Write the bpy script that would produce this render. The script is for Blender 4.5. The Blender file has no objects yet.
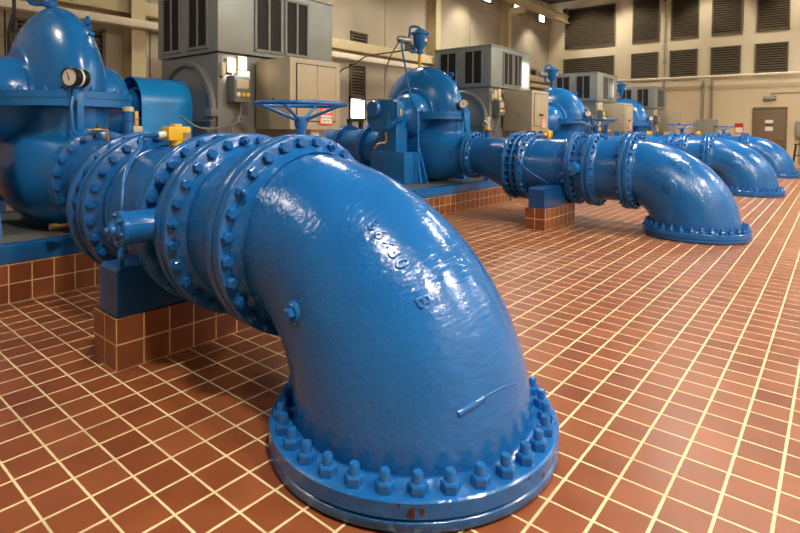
import bpy, bmesh, math, random
from mathutils import Vector, Matrix
R = math.radians
PI = math.pi
random.seed(7)
SC = bpy.context.scene
COL = SC.collection

# ------------------------------------------------------------------ materials
MAT = {}
def nodes(name):
    m = bpy.data.materials.new(name); m.use_nodes = True
    nt = m.node_tree
    return m, nt, nt.nodes, nt.links, nt.nodes['Principled BSDF']
def srgb(r, g, b):
    f = lambda c: (c/255/12.92) if c/255 <= .04045 else ((c/255+.055)/1.055)**2.4
    return (f(r), f(g), f(b), 1)
def plain(name, col, rough=.5, metal=0, var=.12, bump=0, bscale=40, scale=6, spec=.5):
    m, nt, N, L, P = nodes(name)
    P.inputs['Roughness'].default_value = rough; P.inputs['Metallic'].default_value = metal
    P.inputs['Specular IOR Level'].default_value = spec
    tc = N.new('ShaderNodeTexCoord')
    nz = N.new('ShaderNodeTexNoise'); nz.inputs['Scale'].default_value = scale; nz.inputs['Detail'].default_value = 5
    L.new(tc.outputs['Object'], nz.inputs['Vector'])
    rp = N.new('ShaderNodeValToRGB')
    c = col[:3]
    rp.color_ramp.elements[0].position = .3; rp.color_ramp.elements[1].position = .7
    rp.color_ramp.elements[0].color = tuple(x*(1-var) for x in c)+(1,)
    rp.color_ramp.elements[1].color = tuple(min(1, x*(1+var)) for x in c)+(1,)
    L.new(nz.outputs['Fac'], rp.inputs['Fac']); L.new(rp.outputs['Color'], P.inputs['Base Color'])
    if bump:
        n2 = N.new('ShaderNodeTexNoise'); n2.inputs['Scale'].default_value = bscale; n2.inputs['Detail'].default_value = 6
        L.new(tc.outputs['Object'], n2.inputs['Vector'])
        b = N.new('ShaderNodeBump'); b.inputs['Strength'].default_value = bump; b.inputs['Distance'].default_value = .01
        L.new(n2.outputs['Fac'], b.inputs['Height']); L.new(b.outputs['Normal'], P.inputs['Normal'])
    MAT[name] = m
    return m
def paint(name, col, rough=.24, bump=.25, streak=.35):
    """brushed gloss paint: fine orange peel + directional brush strokes"""
    m, nt, N, L, P = nodes(name)
    P.inputs['Roughness'].default_value = rough
    P.inputs['Coat Weight'].default_value = .1; P.inputs['Coat Roughness'].default_value = .12
    tc = N.new('ShaderNodeTexCoord')
    nz = N.new('ShaderNodeTexNoise'); nz.inputs['Scale'].default_value = 3.2; nz.inputs['Detail'].default_value = 6; nz.inputs['Roughness'].default_value = .65
    L.new(tc.outputs['Object'], nz.inputs['Vector'])
    rp = N.new('ShaderNodeValToRGB'); c = col[:3]
    rp.color_ramp.elements[0].position = .32; rp.color_ramp.elements[1].position = .68
    rp.color_ramp.elements[0].color = tuple(x*.86 for x in c)+(1,)
    rp.color_ramp.elements[1].color = tuple(min(1, x*1.1) for x in c)+(1,)
    L.new(nz.outputs['Fac'], rp.inputs['Fac']); L.new(rp.outputs['Color'], P.inputs['Base Color'])
    mp = N.new('ShaderNodeMapping'); mp.inputs['Rotation'].default_value = (.5, .3, .6); mp.inputs['Scale'].default_value = (6, 52, 40)
    L.new(tc.outputs['Object'], mp.inputs['Vector'])
    st = N.new('ShaderNodeTexNoise'); st.inputs['Scale'].default_value = 1; st.inputs['Detail'].default_value = 4
    L.new(mp.outputs['Vector'], st.inputs['Vector'])
    pl = N.new('ShaderNodeTexNoise'); pl.inputs['Scale'].default_value = 22; pl.inputs['Detail'].default_value = 3
    L.new(tc.outputs['Object'], pl.inputs['Vector'])
    b1 = N.new('ShaderNodeBump'); b1.inputs['Strength'].default_value = streak; b1.inputs['Distance'].default_value = .004
    b2 = N.new('ShaderNodeBump'); b2.inputs['Strength'].default_value = bump; b2.inputs['Distance'].default_value = .012
    L.new(pl.outputs['Fac'], b2.inputs['Height']); L.new(st.outputs['Fac'], b1.inputs['Height'])
    L.new(b2.outputs['Normal'], b1.inputs['Normal']); L.new(b1.outputs['Normal'], P.inputs['Normal'])
    MAT[name] = m
    return m
def emit(name, col, strength):
    m, nt, N, L, P = nodes(name)
    P.inputs['Base Color'].default_value = col; P.inputs['Emission Color'].default_value = col
    P.inputs['Emission Strength'].default_value = strength
    MAT[name] = m
    return m
def tiles(name, px, py, ox, oy, gx, gy, cols, grout, rough, pz=None, gz=.009, oz=0.0):
    """square quarry tiles; floors use object X/Y, upright faces use X/Z or Y/Z"""
    m, nt, N, L, P = nodes(name)
    tc = N.new('ShaderNodeTexCoord'); sep = N.new('ShaderNodeSeparateXYZ')
    L.new(tc.outputs['Object'], sep.inputs[0])
    def M(op, a, b=None):
        n = N.new('ShaderNodeMath'); n.operation = op
        for k, v in ((0, a), (1, b)):
            if v is None: continue
            if isinstance(v, (int, float)): n.inputs[k].default_value = v
            else: L.new(v, n.inputs[k])
        return n.outputs[0]
    def axis(src, pitch, off, g):
        t = M('DIVIDE', M('SUBTRACT', src, off), pitch)
        fl = M('FLOOR', t); fr = M('SUBTRACT', t, fl)
        d = M('MULTIPLY', M('MINIMUM', fr, M('SUBTRACT', 1.0, fr)), pitch)   # metres to nearest joint
        return fl, d, g
    X = axis(sep.outputs[0], px, ox, gx); Y = axis(sep.outputs[1], py, oy, gy)
    ax_list = [X, Y]
    if pz:
        Z = axis(sep.outputs[2], pz, oz, gz)
        geo = N.new('ShaderNodeNewGeometry'); sn = N.new('ShaderNodeSeparateXYZ'); L.new(geo.outputs['Normal'], sn.inputs[0])
        masks = [M('LESS_THAN', M('ABSOLUTE', sn.outputs[k]), .5) for k in range(3)]
        ax_list = [X, Y, Z]
    # wobble of the joint width
    wn = N.new('ShaderNodeTexNoise'); wn.inputs['Scale'].default_value = 30; wn.inputs['Detail'].default_value = 3
    L.new(tc.outputs['Object'], wn.inputs['Vector'])
    wob = M('MULTIPLY', M('SUBTRACT', wn.outputs['Fac'], .5), .0035)
    g_tot = None
    for k, (fl, d, g) in enumerate(ax_list):
        mr = N.new('ShaderNodeMapRange'); mr.clamp = True
        L.new(M('ADD', d, wob), mr.inputs['Value'])
        mr.inputs['From Min'].default_value = g*.5-.0012; mr.inputs['From Max'].default_value = g*.5+.0012
        mr.inputs['To Min'].default_value = 1; mr.inputs['To Max'].default_value = 0
        gk = mr.outputs[0]
        if pz: gk = M('MULTIPLY', gk, masks[k])
        g_tot = gk if g_tot is None else M('MAXIMUM', g_tot, gk)
    cmb = N.new('ShaderNodeCombineXYZ'); L.new(X[0], cmb.inputs[0]); L.new(Y[0], cmb.inputs[1])
    if pz: L.new(Z[0], cmb.inputs[2])
    wh = N.new('ShaderNodeTexWhiteNoise'); wh.noise_dimensions = '3D'; L.new(cmb.outputs[0], wh.inputs['Vector'])
    rp = N.new('ShaderNodeValToRGB')
    rp.color_ramp.elements[0].color = cols[0]; rp.color_ramp.elements[1].color = cols[-1]
    for k in range(1, len(cols)-1):
        e = rp.color_ramp.elements.new(k/(len(cols)-1)); e.color = cols[k]
    L.new(wh.outputs['Value'], rp.inputs['Fac'])
    nz = N.new('ShaderNodeTexNoise'); nz.inputs['Scale'].default_value = 5.5; nz.inputs['Detail'].default_value = 7; nz.inputs['Roughness'].default_value = .6
    L.new(tc.outputs['Object'], nz.inputs['Vector'])
    mul = N.new('ShaderNodeMix'); mul.data_type = 'RGBA'; mul.blend_type = 'MULTIPLY'; mul.inputs[0].default_value = 1
    r2 = N.new('ShaderNodeValToRGB'); r2.color_ramp.elements[0].position = .25; r2.color_ramp.elements[1].position = .75
    r2.color_ramp.elements[0].color = (.72, .70, .68, 1); r2.color_ramp.elements[1].color = (1.12, 1.1, 1.08, 1)
    L.new(nz.outputs['Fac'], r2.inputs['Fac']); L.new(rp.outputs['Color'], mul.inputs[6]); L.new(r2.outputs['Color'], mul.inputs[7])
    gn = N.new('ShaderNodeTexNoise'); gn.inputs['Scale'].default_value = 2.1; gn.inputs['Detail'].default_value = 6
    L.new(tc.outputs['Object'], gn.inputs['Vector'])
    gr = N.new('ShaderNodeValToRGB'); gr.color_ramp.elements[0].position = .3; gr.color_ramp.elements[1].position = .5
    gr.color_ramp.elements[0].color = tuple(x*.62 for x in grout[:3])+(1,); gr.color_ramp.elements[1].color = grout
    L.new(gn.outputs['Fac'], gr.inputs['Fac'])
    mx = N.new('ShaderNodeMix'); mx.data_type = 'RGBA'
    L.new(g_tot, mx.inputs[0]); L.new(mul.outputs[2], mx.inputs[6]); L.new(gr.outputs['Color'], mx.inputs[7])
    L.new(mx.outputs[2], P.inputs['Base Color'])
    rr = M('ADD', M('MULTIPLY', g_tot, .4), M('ADD', rough-.12, M('MULTIPLY', nz.outputs['Fac'], .24)))
    L.new(rr, P.inputs['Roughness'])
    bp = N.new('ShaderNodeBump'); bp.inputs['Strength'].default_value = .5; bp.inputs['Distance'].default_value = .003
    hh = M('ADD', M('SUBTRACT', 1.0, g_tot), M('MULTIPLY', wn.outputs['Fac'], .12))
    L.new(hh, bp.inputs['Height']); L.new(bp.outputs['Normal'], P.inputs['Normal'])
    MAT[name] = m
    return m

paint('blue', srgb(27, 99, 168), .17, .10, 1.0)
paint('pump_blue', srgb(28, 112, 182), .24, .12, .25)
paint('guard_blue', srgb(24, 140, 214), .22, .06, .08)  # base raised to stand in for the stronger light on the guards
paint('dark_blue', srgb(10, 74, 132), .35, .1, .1)
plain('gasket_and_gap_shade', srgb(40, 40, 42), .7)
plain('rust', srgb(70, 34, 22), .8, var=.3, scale=30)
plain('motor_gray', srgb(112, 112, 108), .42, var=.06, bump=.05)
plain('galv', srgb(140, 146, 142), .4, metal=.3, var=.08, scale=4)
plain('grille_dark', srgb(38, 34, 30), .7)
plain('grille_frame', srgb(128, 130, 126), .4)
plain('beige', srgb(168, 156, 130), .45, var=.04)
plain('cream_box', srgb(205, 190, 155), .5, var=.05)
plain('dark_line', srgb(40, 36, 30), .7)
plain('black', srgb(18, 18, 18), .4)
plain('rubber', srgb(30, 30, 32), .6)
plain('yellow', srgb(232, 178, 44), .4, var=.06)
plain('white', srgb(225, 222, 212), .5, var=.03)
plain('brass', srgb(168, 142, 100), .35, metal=.8, var=.15)
plain('steel', srgb(150, 150, 146), .35, metal=.8, var=.08)
plain('conduit', srgb(150, 146, 132), .45, metal=.4)
plain('far_wall', srgb(214, 202, 172), .75, var=.035, bump=.12, bscale=25, scale=1.2)
plain('low_wall', srgb(202, 184, 150), .75, var=.05, bump=.12, bscale=25, scale=.9)
plain('concrete', srgb(164, 154, 134), .85, var=.16, bump=.2, bscale=18, scale=.8)
plain('cream_steel', srgb(196, 182, 142), .6, var=.04)
plain('white_steel', srgb(226, 216, 190), .5, var=.04)
plain('ceiling', srgb(70, 62, 52), .9)
plain('louver', srgb(94, 82, 63), .6, var=.08)
plain('louver_gap', srgb(16, 13, 10), .9)
plain('door_brown', srgb(112, 90, 66), .55, var=.04)
plain('door_frame', srgb(108, 88, 64), .55, var=.04)
plain('panel_gray', srgb(140, 138, 126), .5, var=.05)
plain('red', srgb(196, 44, 28), .5, var=.05)
plain('orange_red', srgb(222, 84, 42), .5, var=.05)
plain('ink', srgb(40, 36, 34), .6)
plain('bronze', srgb(96, 78, 62), .5)
emit('lamp_glow', (1, .9, .75, 1), 50)
emit('daylight', (.94, .97, 1, 1), 7)
emit('amber', (1, .72, .3, 1), .8)
TA = [srgb(130, 70, 40), srgb(142, 79, 46), srgb(134, 73, 41), srgb(150, 87, 52), srgb(122, 63, 34)]
tiles('floor_tiles', .1413, .1499, .389, -.6122, .0085, .0105, TA, srgb(226, 206, 158), .36)
tiles('plinth_tiles', .1413, .1413, 0, 0, .008, .008, TA, srgb(222, 194, 142), .36, pz=.138, gz=.008)

# ------------------------------------------------------------------ mesh helpers
def finish(bm, name, mat, parent=None, loc=None, smooth=38, mats=None):
    bmesh.ops.remove_doubles(bm, verts=bm.verts, dist=1e-5)
    bmesh.ops.recalc_face_normals(bm, faces=bm.faces)
    me = bpy.data.meshes.new(name); bm.to_mesh(me); bm.free()
    for p in me.polygons: p.use_smooth = True
    me.set_sharp_from_angle(angle=R(smooth))
    return link(me, name, mat, parent, loc, mats)
def link(me, name, mat, parent=None, loc=None, mats=None):
    if not me.materials:
        for k in (mats or [mat]): me.materials.append(MAT[k])
    o = bpy.data.objects.new(name, me); COL.objects.link(o)
    if loc: o.location = loc
    if parent: o.parent = parent
    return o
def thing(name, label, cat, loc=(0, 0, 0), rz=0, group=None):
    o = bpy.data.objects.new(name, None); COL.objects.link(o)
    o.empty_display_size = .1; o.location = loc; o.rotation_euler = (0, 0, rz)
    return tag(o, label, cat, group)
def tag(o, label, cat, group=None):
    o['label'] = label; o['category'] = cat
    if group: o['group'] = group
    return o
def struct(o):
    o['kind'] = 'structure'; return o
def BM(): return bmesh.new()
def box(bm, x0, x1, y0, y1, z0, z1, bev=0):
    g = bmesh.ops.create_cube(bm, size=1)
    vs = g['verts']
    bmesh.ops.scale(bm, vec=(x1-x0, y1-y0, z1-z0), verts=vs)
    bmesh.ops.translate(bm, vec=((x0+x1)/2, (y0+y1)/2, (z0+z1)/2), verts=vs)
    if bev:
        es = list({e for v in vs for e in v.link_edges})
        bmesh.ops.bevel(bm, geom=es, offset=bev, segments=2, profile=.6, affect='EDGES')
    return bm
def frame_from(d):
    d = Vector(d).normalized()
    u = d.cross(Vector((0, 0, 1)))
    if u.length < 1e-3: u = Vector((1, 0, 0))
    u.normalize(); v = u.cross(d).normalized()
    return d, u, v
def lathe(bm, prof, c=(0, 0, 0), d=(0, 1, 0), seg=48, a0=0, a1=2*PI, closed=False):
    """revolve (distance along d, radius) points"""
    d, u, v = frame_from(d); c = Vector(c)
    full = abs(a1-a0-2*PI) < 1e-6
    n = seg if full else seg+1
    rings = []
    for t, r in prof:
        if r < 1e-6: rings.append([bm.verts.new(c+d*t)]); continue
        rings.append([bm.verts.new(c+d*t+(u*math.cos(a0+(a1-a0)*k/seg)+v*math.sin(a0+(a1-a0)*k/seg))*r) for k in range(n)])
    pairs = list(zip(rings, rings[1:]))
    if closed: pairs.append((rings[-1], rings[0]))
    for A, B in pairs:
        for k in range(seg):
            k2 = (k+1) % n if full else k+1
            try:
                if len(A) == 1 and len(B) == 1: pass
                elif len(A) == 1: bm.faces.new((A[0], B[k], B[k2]))
                elif len(B) == 1: bm.faces.new((A[k], B[0], A[k2]))
                else: bm.faces.new((A[k], B[k], B[k2], A[k2]))
            except ValueError: pass
    return bm
def cyl(bm, p0, p1, r0, r1=None, seg=20):
    p0, p1 = Vector(p0), Vector(p1); r1 = r0 if r1 is None else r1; L = (p1-p0).length
    return lathe(bm, [(0, 0), (0, r0), (L, r1), (L, 0)], p0, p1-p0, seg)
def tube(bm, pts, r, seg=10, smooth=6):
    pts = [Vector(p) for p in pts]
    if smooth and len(pts) > 2:
        out = []
        P = [pts[0]*2-pts[1]]+pts+[pts[-1]*2-pts[-2]]
        for k in range(1, len(P)-2):
            for s in range(smooth):
                t = s/smooth; a, b, c, d = P[k-1:k+3]
                out.append(.5*((2*b)+(c-a)*t+(2*a-5*b+4*c-d)*t*t+(3*b-a-3*c+d)*t**3))
        out.append(pts[-1]); pts = out
    u = None; rings = []
    for k, p in enumerate(pts):
        t = (pts[min(k+1, len(pts)-1)]-pts[max(k-1, 0)]).normalized()
        if u is None: _, u, _ = frame_from(t)
        u = (u-t*u.dot(t)).normalized(); v = t.cross(u)
        rings.append([bm.verts.new(p+(u*math.cos(2*PI*j/seg)+v*math.sin(2*PI*j/seg))*r) for j in range(seg)])
    for A, B in zip(rings, rings[1:]):
        for j in range(seg): bm.faces.new((A[j], A[(j+1) % seg], B[(j+1) % seg], B[j]))
    bm.faces.new(rings[0][::-1]); bm.faces.new(rings[-1])
    return bm
def torus(bm, c, Rr, r, d=(0, 0, 1), seg=48, ms=10):
    lathe(bm, [(r*math.sin(2*PI*k/ms), Rr+r*math.cos(2*PI*k/ms)) for k in range(ms)], c, d, seg, closed=True)
    return bm
def prism(bm, poly, z0, z1, bev=0):
    """extrude an XY outline between two heights"""
    a = [bm.verts.new((x, y, z0)) for x, y in poly]; b = [bm.verts.new((x, y, z1)) for x, y in poly]
    fs = [bm.faces.new(a[::-1]), bm.faces.new(b)]
    for k in range(len(poly)):
        j = (k+1) % len(poly); fs.append(bm.faces.new((a[k], a[j], b[j], b[k])))
    if bev:
        es = [e for f in fs[:2] for e in f.edges]
        bmesh.ops.bevel(bm, geom=es, offset=bev, segments=2, affect='EDGES')
    return bm
def hexbolt(bm, base, d, rc, h, seg=6):
    """chamfered hexagon"""
    lathe(bm, [(0, 0), (0, rc), (h*.82, rc), (h, rc*.8), (h, 0)], base, d, seg)
    return bm
MC = {}
def cached(key, make, name, mat, parent, loc=None, rot=None):
    if key not in MC:
        o = make(); MC[key] = o.data; o.parent = parent
    else:
        o = link(MC[key], name, mat, parent)
    if loc is not None: o.location = loc
    if rot is not None: o.rotation_euler = rot
    return o
def flange_prof(y0, y1, ri, ro, b=.006):
    return [(y0, ri), (y0, ro-b), (y0+b*.5, ro-b*.3), (y0+b, ro), (y1-b, ro), (y1-b*.5, ro-b*.3), (y1, ro-b), (y1, ri)]

def bolt_ring(parent, u, y, sgn, n, bc, zc, key, rc=.026, h=.026, off=.5, mat='blue', every=6):
    """hexagon heads round a ring flange in an X-Z plane; sgn = -1 looks towards the camera side"""
    for k in range(n):
        a = 2*PI*(k+off)/n
        x, z = bc*math.cos(a), zc+bc*math.sin(a)
        nut = (k*7+int(y*100)) % every == 0
        def mk(nut=nut):
            bm = BM(); hexbolt(bm, (0, 0, 0), (0, 1, 0), rc, h)
            if nut: lathe(bm, [(h*.9, rc*.56), (h+.016, rc*.56), (h+.019, rc*.45), (h+.019, 0)], (0, 0, 0), (0, 1, 0), 12)
            return finish(bm, 'flange_bolt', mat, None, smooth=30)
        o = cached(('bolt', rc, h, mat, nut), mk, 'flange_bolt', mat, parent)
        o.location = (x, y, z)
        o.rotation_euler = (0, random.random()*6.28, 0) if sgn > 0 else (PI, random.random()*6.28, 0)
        if sgn < 0: o.rotation_euler = (PI, (k*1.3) % 6.28, 0)

# ------------------------------------------------------------------ the pipe line of one pump
AX = .735; RP = .405; RF = .49
YE = .72; ZB = .06
def esurf(th, ph, off=0):
    y = YE*(1-math.sin(th)); z = ZB+(AX-ZB)*math.cos(th)
    ty, tz = -YE*math.cos(th), -(AX-ZB)*math.sin(th); l = math.hypot(ty, tz)
    ny, nz = tz/l, -ty/l
    t = th/(PI/2); r = RP+.082*(3*t*t-2*t**3)+off
    return Vector((r*math.cos(ph), y+r*math.sin(ph)*ny, z+r*math.sin(ph)*nz))
def mk_elbow_body():
    bm = BM(); nt, np_ = 56, 96
    rings = [[bm.verts.new(esurf(PI/2*i/nt, 2*PI*j/np_)) for j in range(np_)] for i in range(nt+1)]
    for A, B in zip(rings, rings[1:]):
        for j in range(np_): bm.faces.new((A[j], A[(j+1) % np_], B[(j+1) % np_], B[j]))
    return finish(bm, 'elbow_body', 'blue', smooth=60)
def mk_text(body, th0, ph, size, th_gap=0):
    cu = bpy.data.curves.new('lettering', 'FONT'); cu.body = body; cu.size = size; cu.extrude = .0025; cu.bevel_depth = .002
    cu.bevel_resolution = 1; cu.space_character = 1.22
    o = bpy.data.objects.new('lettering', cu); COL.objects.link(o)
    dg = bpy.context.evaluated_depsgraph_get(); dg.update()
    me = bpy.data.meshes.new_from_object(o.evaluated_get(dg))
    bpy.data.objects.remove(o); bpy.data.curves.remove(cu)
    bm = BM(); bm.from_mesh(me); bpy.data.meshes.remove(me)
    bmesh.ops.subdivide_edges(bm, edges=[e for e in bm.edges if e.calc_length() > .01], cuts=2, use_grid_fill=False)
    for v in bm.verts:
        Rr = .70+.44*math.sin(ph)
        th = th0+v.co.x/Rr; p = ph-v.co.y/.44
        v.co = esurf(th, p, .0008+v.co.z)
    return bm
def elbow(u, label, th0, ph, boss_ph):
    t = thing('pipe_elbow', label, 'pipe elbow', (D*u, OY[u], 0), 0, 'blue pipe elbows')
    cached('ebody', mk_elbow_body, 'elbow_body', 'blue', t)
    def ff():
        bm = BM(); lathe(bm, [(.050, .47), (.050, .578), (.053, .584), (.102, .584), (.108, .577), (.108, .51), (.118, .488), (.15, .472), (.15, .44)], (0, 0, 0), (0, 0, 1), 96)
        return finish(bm, 'floor_flange', 'blue')
    cached('eff', ff, 'floor_flange', 'blue', t)
    def mf():
        bm = BM(); lathe(bm, [(.006, .46), (.006, .574), (.009, .582), (.012, .584), (.040, .584), (.044, .579), (.047, .574), (.047, .46)], (0, 0, 0), (0, 0, 1), 96)
        return finish(bm, 'mating_flange', 'blue')
    cached('emf', mf, 'mating_flange', 'blue', t)
    def gk():
        bm = BM(); lathe(bm, [(0.0, .40), (0.0, .545), (.006, .545), (.006, .40)], (0, 0, 0), (0, 0, 1), 72, closed=True)  # dark ring on the floor stands in for the shadow gap under the flange
        lathe(bm, [(.047, .45), (.047, .576), (.050, .576), (.050, .45)], (0, 0, 0), (0, 0, 1), 72, closed=True)
        return finish(bm, 'gasket_and_gap_shade', 'gasket_and_gap_shade')
    cached('egk', gk, 'gasket_and_gap_shade', 'gasket_and_gap_shade', t)
    def pf():
        bm = BM(); lathe(bm, [(.60, RP), (.635, RP+.006), (.664, RP+.03)]+flange_prof(.67, .725, RP+.03, RF)+[(.725, RP-.03)], (0, 0, AX), (0, 1, 0), 96)
        return finish(bm, 'pipe_flange', 'blue')
    cached('epf', pf, 'pipe_flange', 'blue', t)
    for k in range(32):
        a = R(11.25*k+5.9)
        def st():
            bm = BM(); lathe(bm, [(0, 0), (0, .018), (.062, .018), (.068, .014), (.068, 0)], seg=16, d=(0, 0, 1))
            return finish(bm, 'stud', 'blue')
        def nu():
            bm = BM(); lathe(bm, [(0, .017), (0, .034), (.028, .034), (.034, .029), (.034, .017)], d=(0, 0, 1), seg=6)
            return finish(bm, 'nut', 'blue', smooth=25)
        s = cached('stud', st, 'stud', 'blue', t, (.535*math.cos(a), .535*math.sin(a), .107))
        s.rotation_euler = (0, 0, (k*2.1) % 6.28)
        if u < 2: cached('nut', nu, 'nut', 'blue', s)
        else:
            def nu2():
                bm = BM(); lathe(bm, [(0, .017), (0, .034), (.034, .030), (.034, .017)], d=(0, 0, 1), seg=6)
                return finish(bm, 'nut', 'blue', smooth=25)
            cached('nut', nu2, 'nut', 'blue', s)
    bolt_ring(t, u, .67, -1, 28, .457, AX, 'e')
    # side plug
    n = (esurf(R(42.5), boss_ph, .1)-esurf(R(42.5), boss_ph)).normalized(); p = esurf(R(42.5), boss_ph)
    bm = BM(); kb = 1 if u == 0 else 1.7; lathe(bm, [(-.01, .05*kb), (.006, .043*kb), (.013, .036*kb), (.013, 0)], p, n, 24)
    finish(bm, 'plug_boss', 'blue', t)
    bm = BM(); hexbolt(bm, p+n*.012, n, .027 if u == 0 else .036, .022 if u == 0 else .012); finish(bm, 'pipe_plug', 'blue', t, smooth=25)
    tx = finish(mk_text('36\u00d730', th0, ph, .074), 'cast_lettering', 'blue', t, smooth=50)
    tx['label'] = 'raised cast lettering 36x30'
    if u == 0:
        tb = finish(mk_text('B', th0+R(18), ph, .074), 'cast_lettering', 'blue', t, smooth=50)
        tb['label'] = 'raised cast letter B'
        # casting scar low on the front and a paint run
        bm = BM()
        sc = [(77.4, 121), (76.9, 115), (76.4, 108), (76.2, 102), (76.4, 95), (77.2, 85)]
        tube(bm, [esurf(R(a), R(b), -.006) for a, b in sc[:3]], .014, 10, 5)
        tube(bm, [esurf(R(a), R(b), -.002) for a, b in sc[2:]], .005, 8, 5)
        finish(bm, 'casting_scar', 'blue', t, smooth=80)
        for a, w, z in [(-142.5, .020, .074), (-139.2, .012, .079), (-146.2, .007, .097), (-100, .009, .096), (-91, .013, .060), (-60, .012, .09)]:
            bm = BM(); n = 14; fr, bk = [], []
            for k in range(n):
                q = w*(.65+.5*random.random()); du, dz = q*math.cos(2*PI*k/n)*.8, q*math.sin(2*PI*k/n)
                dz = max(min(z+dz, .1015), .0545); an = R(a)+du/.584
                fr.append(bm.verts.new((.5848*math.cos(an), .5848*math.sin(an), dz))); bk.append(bm.verts.new((.583*math.cos(an), .583*math.sin(an), dz)))
            bm.faces.new(fr); bm.faces.new(bk[::-1])
            for k in range(n): bm.faces.new((fr[k], bk[k], bk[(k+1) % n], fr[(k+1) % n]))
            finish(bm, 'rust_spot', 'rust', t)
    return t
def spool(u, label, y0, y1, f0=.058, f1=.058, front=True, back=True, weld=False):
    t = thing('pipe_spool', label, 'pipe spool', (D*u, OY[u], 0), 0, 'flanged pipe spools')
    def b():
        bm = BM(); lathe(bm, [(y0+f0, RP), (y0+f0+.02, RP-.004), (y1-f1-.02, RP-.004), (y1-f1, RP)], (0, 0, AX), (0, 1, 0), 96)
        if weld:
            for yy in (y0+.19, y1-.16): torus(bm, (0, yy, AX), RP-.004, .007, (0, 1, 0), 96, 8)
        return finish(bm, 'pipe_barrel', 'blue')
    cached(('sb', y0), b, 'pipe_barrel', 'blue', t)
    for nm, a, c, hub in (('f0', y0, y0+f0, 1), ('f1', y1-f1, y1, -1)):
        def f():
            bm = BM()
            if hub > 0: pr = flange_prof(a, c, RP-.02, RF)+[(c, RP+.03), (c+.006, RP+.022), (c+.035, RP-.004)]
            else: pr = [(a-.035, RP-.004), (a-.006, RP+.022), (a, RP+.03)]+flange_prof(a, c, RP+.03, RF)+[(c, RP-.02)]
            lathe(bm, pr, (0, 0, AX), (0, 1, 0), 96)
            return finish(bm, 'flange', 'blue')
        cached((nm, y0), f, 'flange', 'blue', t)
    if front: bolt_ring(t, u, y0+f0, 1, 28, .457, AX, 's')
    if back: bolt_ring(t, u, y1-f1, -1, 28, .457, AX, 's')
    return t
def valve(u, label, wx):
    t = thing('butterfly_valve', label, 'valve', (D*u, OY[u], 0), 0, 'butterfly valves with handwheels')
    y0, y1 = 1.197, 1.435
    def b():
        bm = BM(); lathe(bm, [(y0+.05, .41), (y0+.06, .425), (1.29, .432), (1.34, .432), (y1-.045, .425), (y1-.035, .41)], (0, 0, AX), (0, 1, 0), 96)
        return finish(bm, 'valve_body', 'blue')
    cached('vb', b, 'valve_body', 'blue', t)
    for nm, a, c in (('v0', y0, y0+.052), ('v1', y1-.036, y1)):
        def f():
            bm = BM(); lathe(bm, flange_prof(a, c, .38, RF), (0, 0, AX), (0, 1, 0), 96)
            return finish(bm, 'flange', 'blue')
        cached(nm, f, 'flange', 'blue', t)
    bolt_ring(t, u, y0+.052, 1, 28, .457, AX, 'v'); bolt_ring(t, u, y1-.036, -1, 28, .457, AX, 'v')
    yc, zc = 1.318, .765
    def h():
        bm = BM(); lathe(bm, [(.30, .11), (.415, .105), (.43, .087), (.44, .082), (.60, .082), (.606, .088), (.63, .088), (.634, .082), (.634, .03), (.634, 0)], (0, yc, zc), (-1, 0, 0), 40)
        for s in (-1, 1): box(bm, -.47, -.38, yc+s*.075-.015, yc+s*.075+.015, zc-.03, zc+.03, .006)
        return finish(bm, 'shaft_housing', 'blue')
    cached('vh', h, 'shaft_housing', 'blue', t)
    def cp():
        bm = BM(); lathe(bm, [(.630, .05), (.645, .05), (.65, .032), (.668, .03), (.672, .022), (.672, 0)], (0, yc, zc), (-1, 0, 0), 20)
        lathe(bm, [(.66, .014), (.69, .014), (.69, 0)], (0, yc, zc), (-1, 0, 0), 10)
        return finish(bm, 'end_cap', 'blue')
    cached('vcap', cp, 'end_cap', 'blue', t)
    for k in range(6):
        a = 2*PI*(k+.25)/6
        def cb():
            bm = BM(); hexbolt(bm, (0, 0, 0), (-1, 0, 0), .013, .016); return finish(bm, 'cap_bolt', 'blue', smooth=25)
        cached('vcb', cb, 'cap_bolt', 'blue', t, (-.632, yc+.066*math.cos(a), zc+.066*math.sin(a)))
    # operator and handwheel on the far side
    bm = BM(); lathe(bm, [(.38, .11), (.44, .10), (.44, 0)], (0, yc, zc), (1, 0, 0), 24)
    box(bm, .43, max(wx+.09, .56), yc-.12, yc+.12, zc-.14, zc+.2, .02)
    finish(bm, 'gear_box', 'blue', t)
    bm = BM(); cyl(bm, (wx, yc, zc+.1), (wx, yc, 1.30), .036, seg=24); cyl(bm, (wx, yc, 1.27), (wx, yc, 1.315), .042, seg=24)
    finish(bm, 'operator_stem', 'blue', t)
    wh = finish(torus(BM(), (0, 0, 0), .285, .013), 'handwheel', 'blue', t, (wx, yc, 1.41))
    for k in range(4):
        a = 2*PI*k/4+R(-62)
        bm = BM(); cyl(bm, (.03*math.cos(a), .03*math.sin(a), -.10), (.285*math.cos(a), .285*math.sin(a), 0), .011, .010, 12)
        finish(bm, 'spoke', 'blue', wh)
    bm = BM(); cyl(bm, (0, 0, -.122), (0, 0, -.08), .036, .03, 20); finish(bm, 'wheel_hub', 'blue', wh)
    return t
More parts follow.
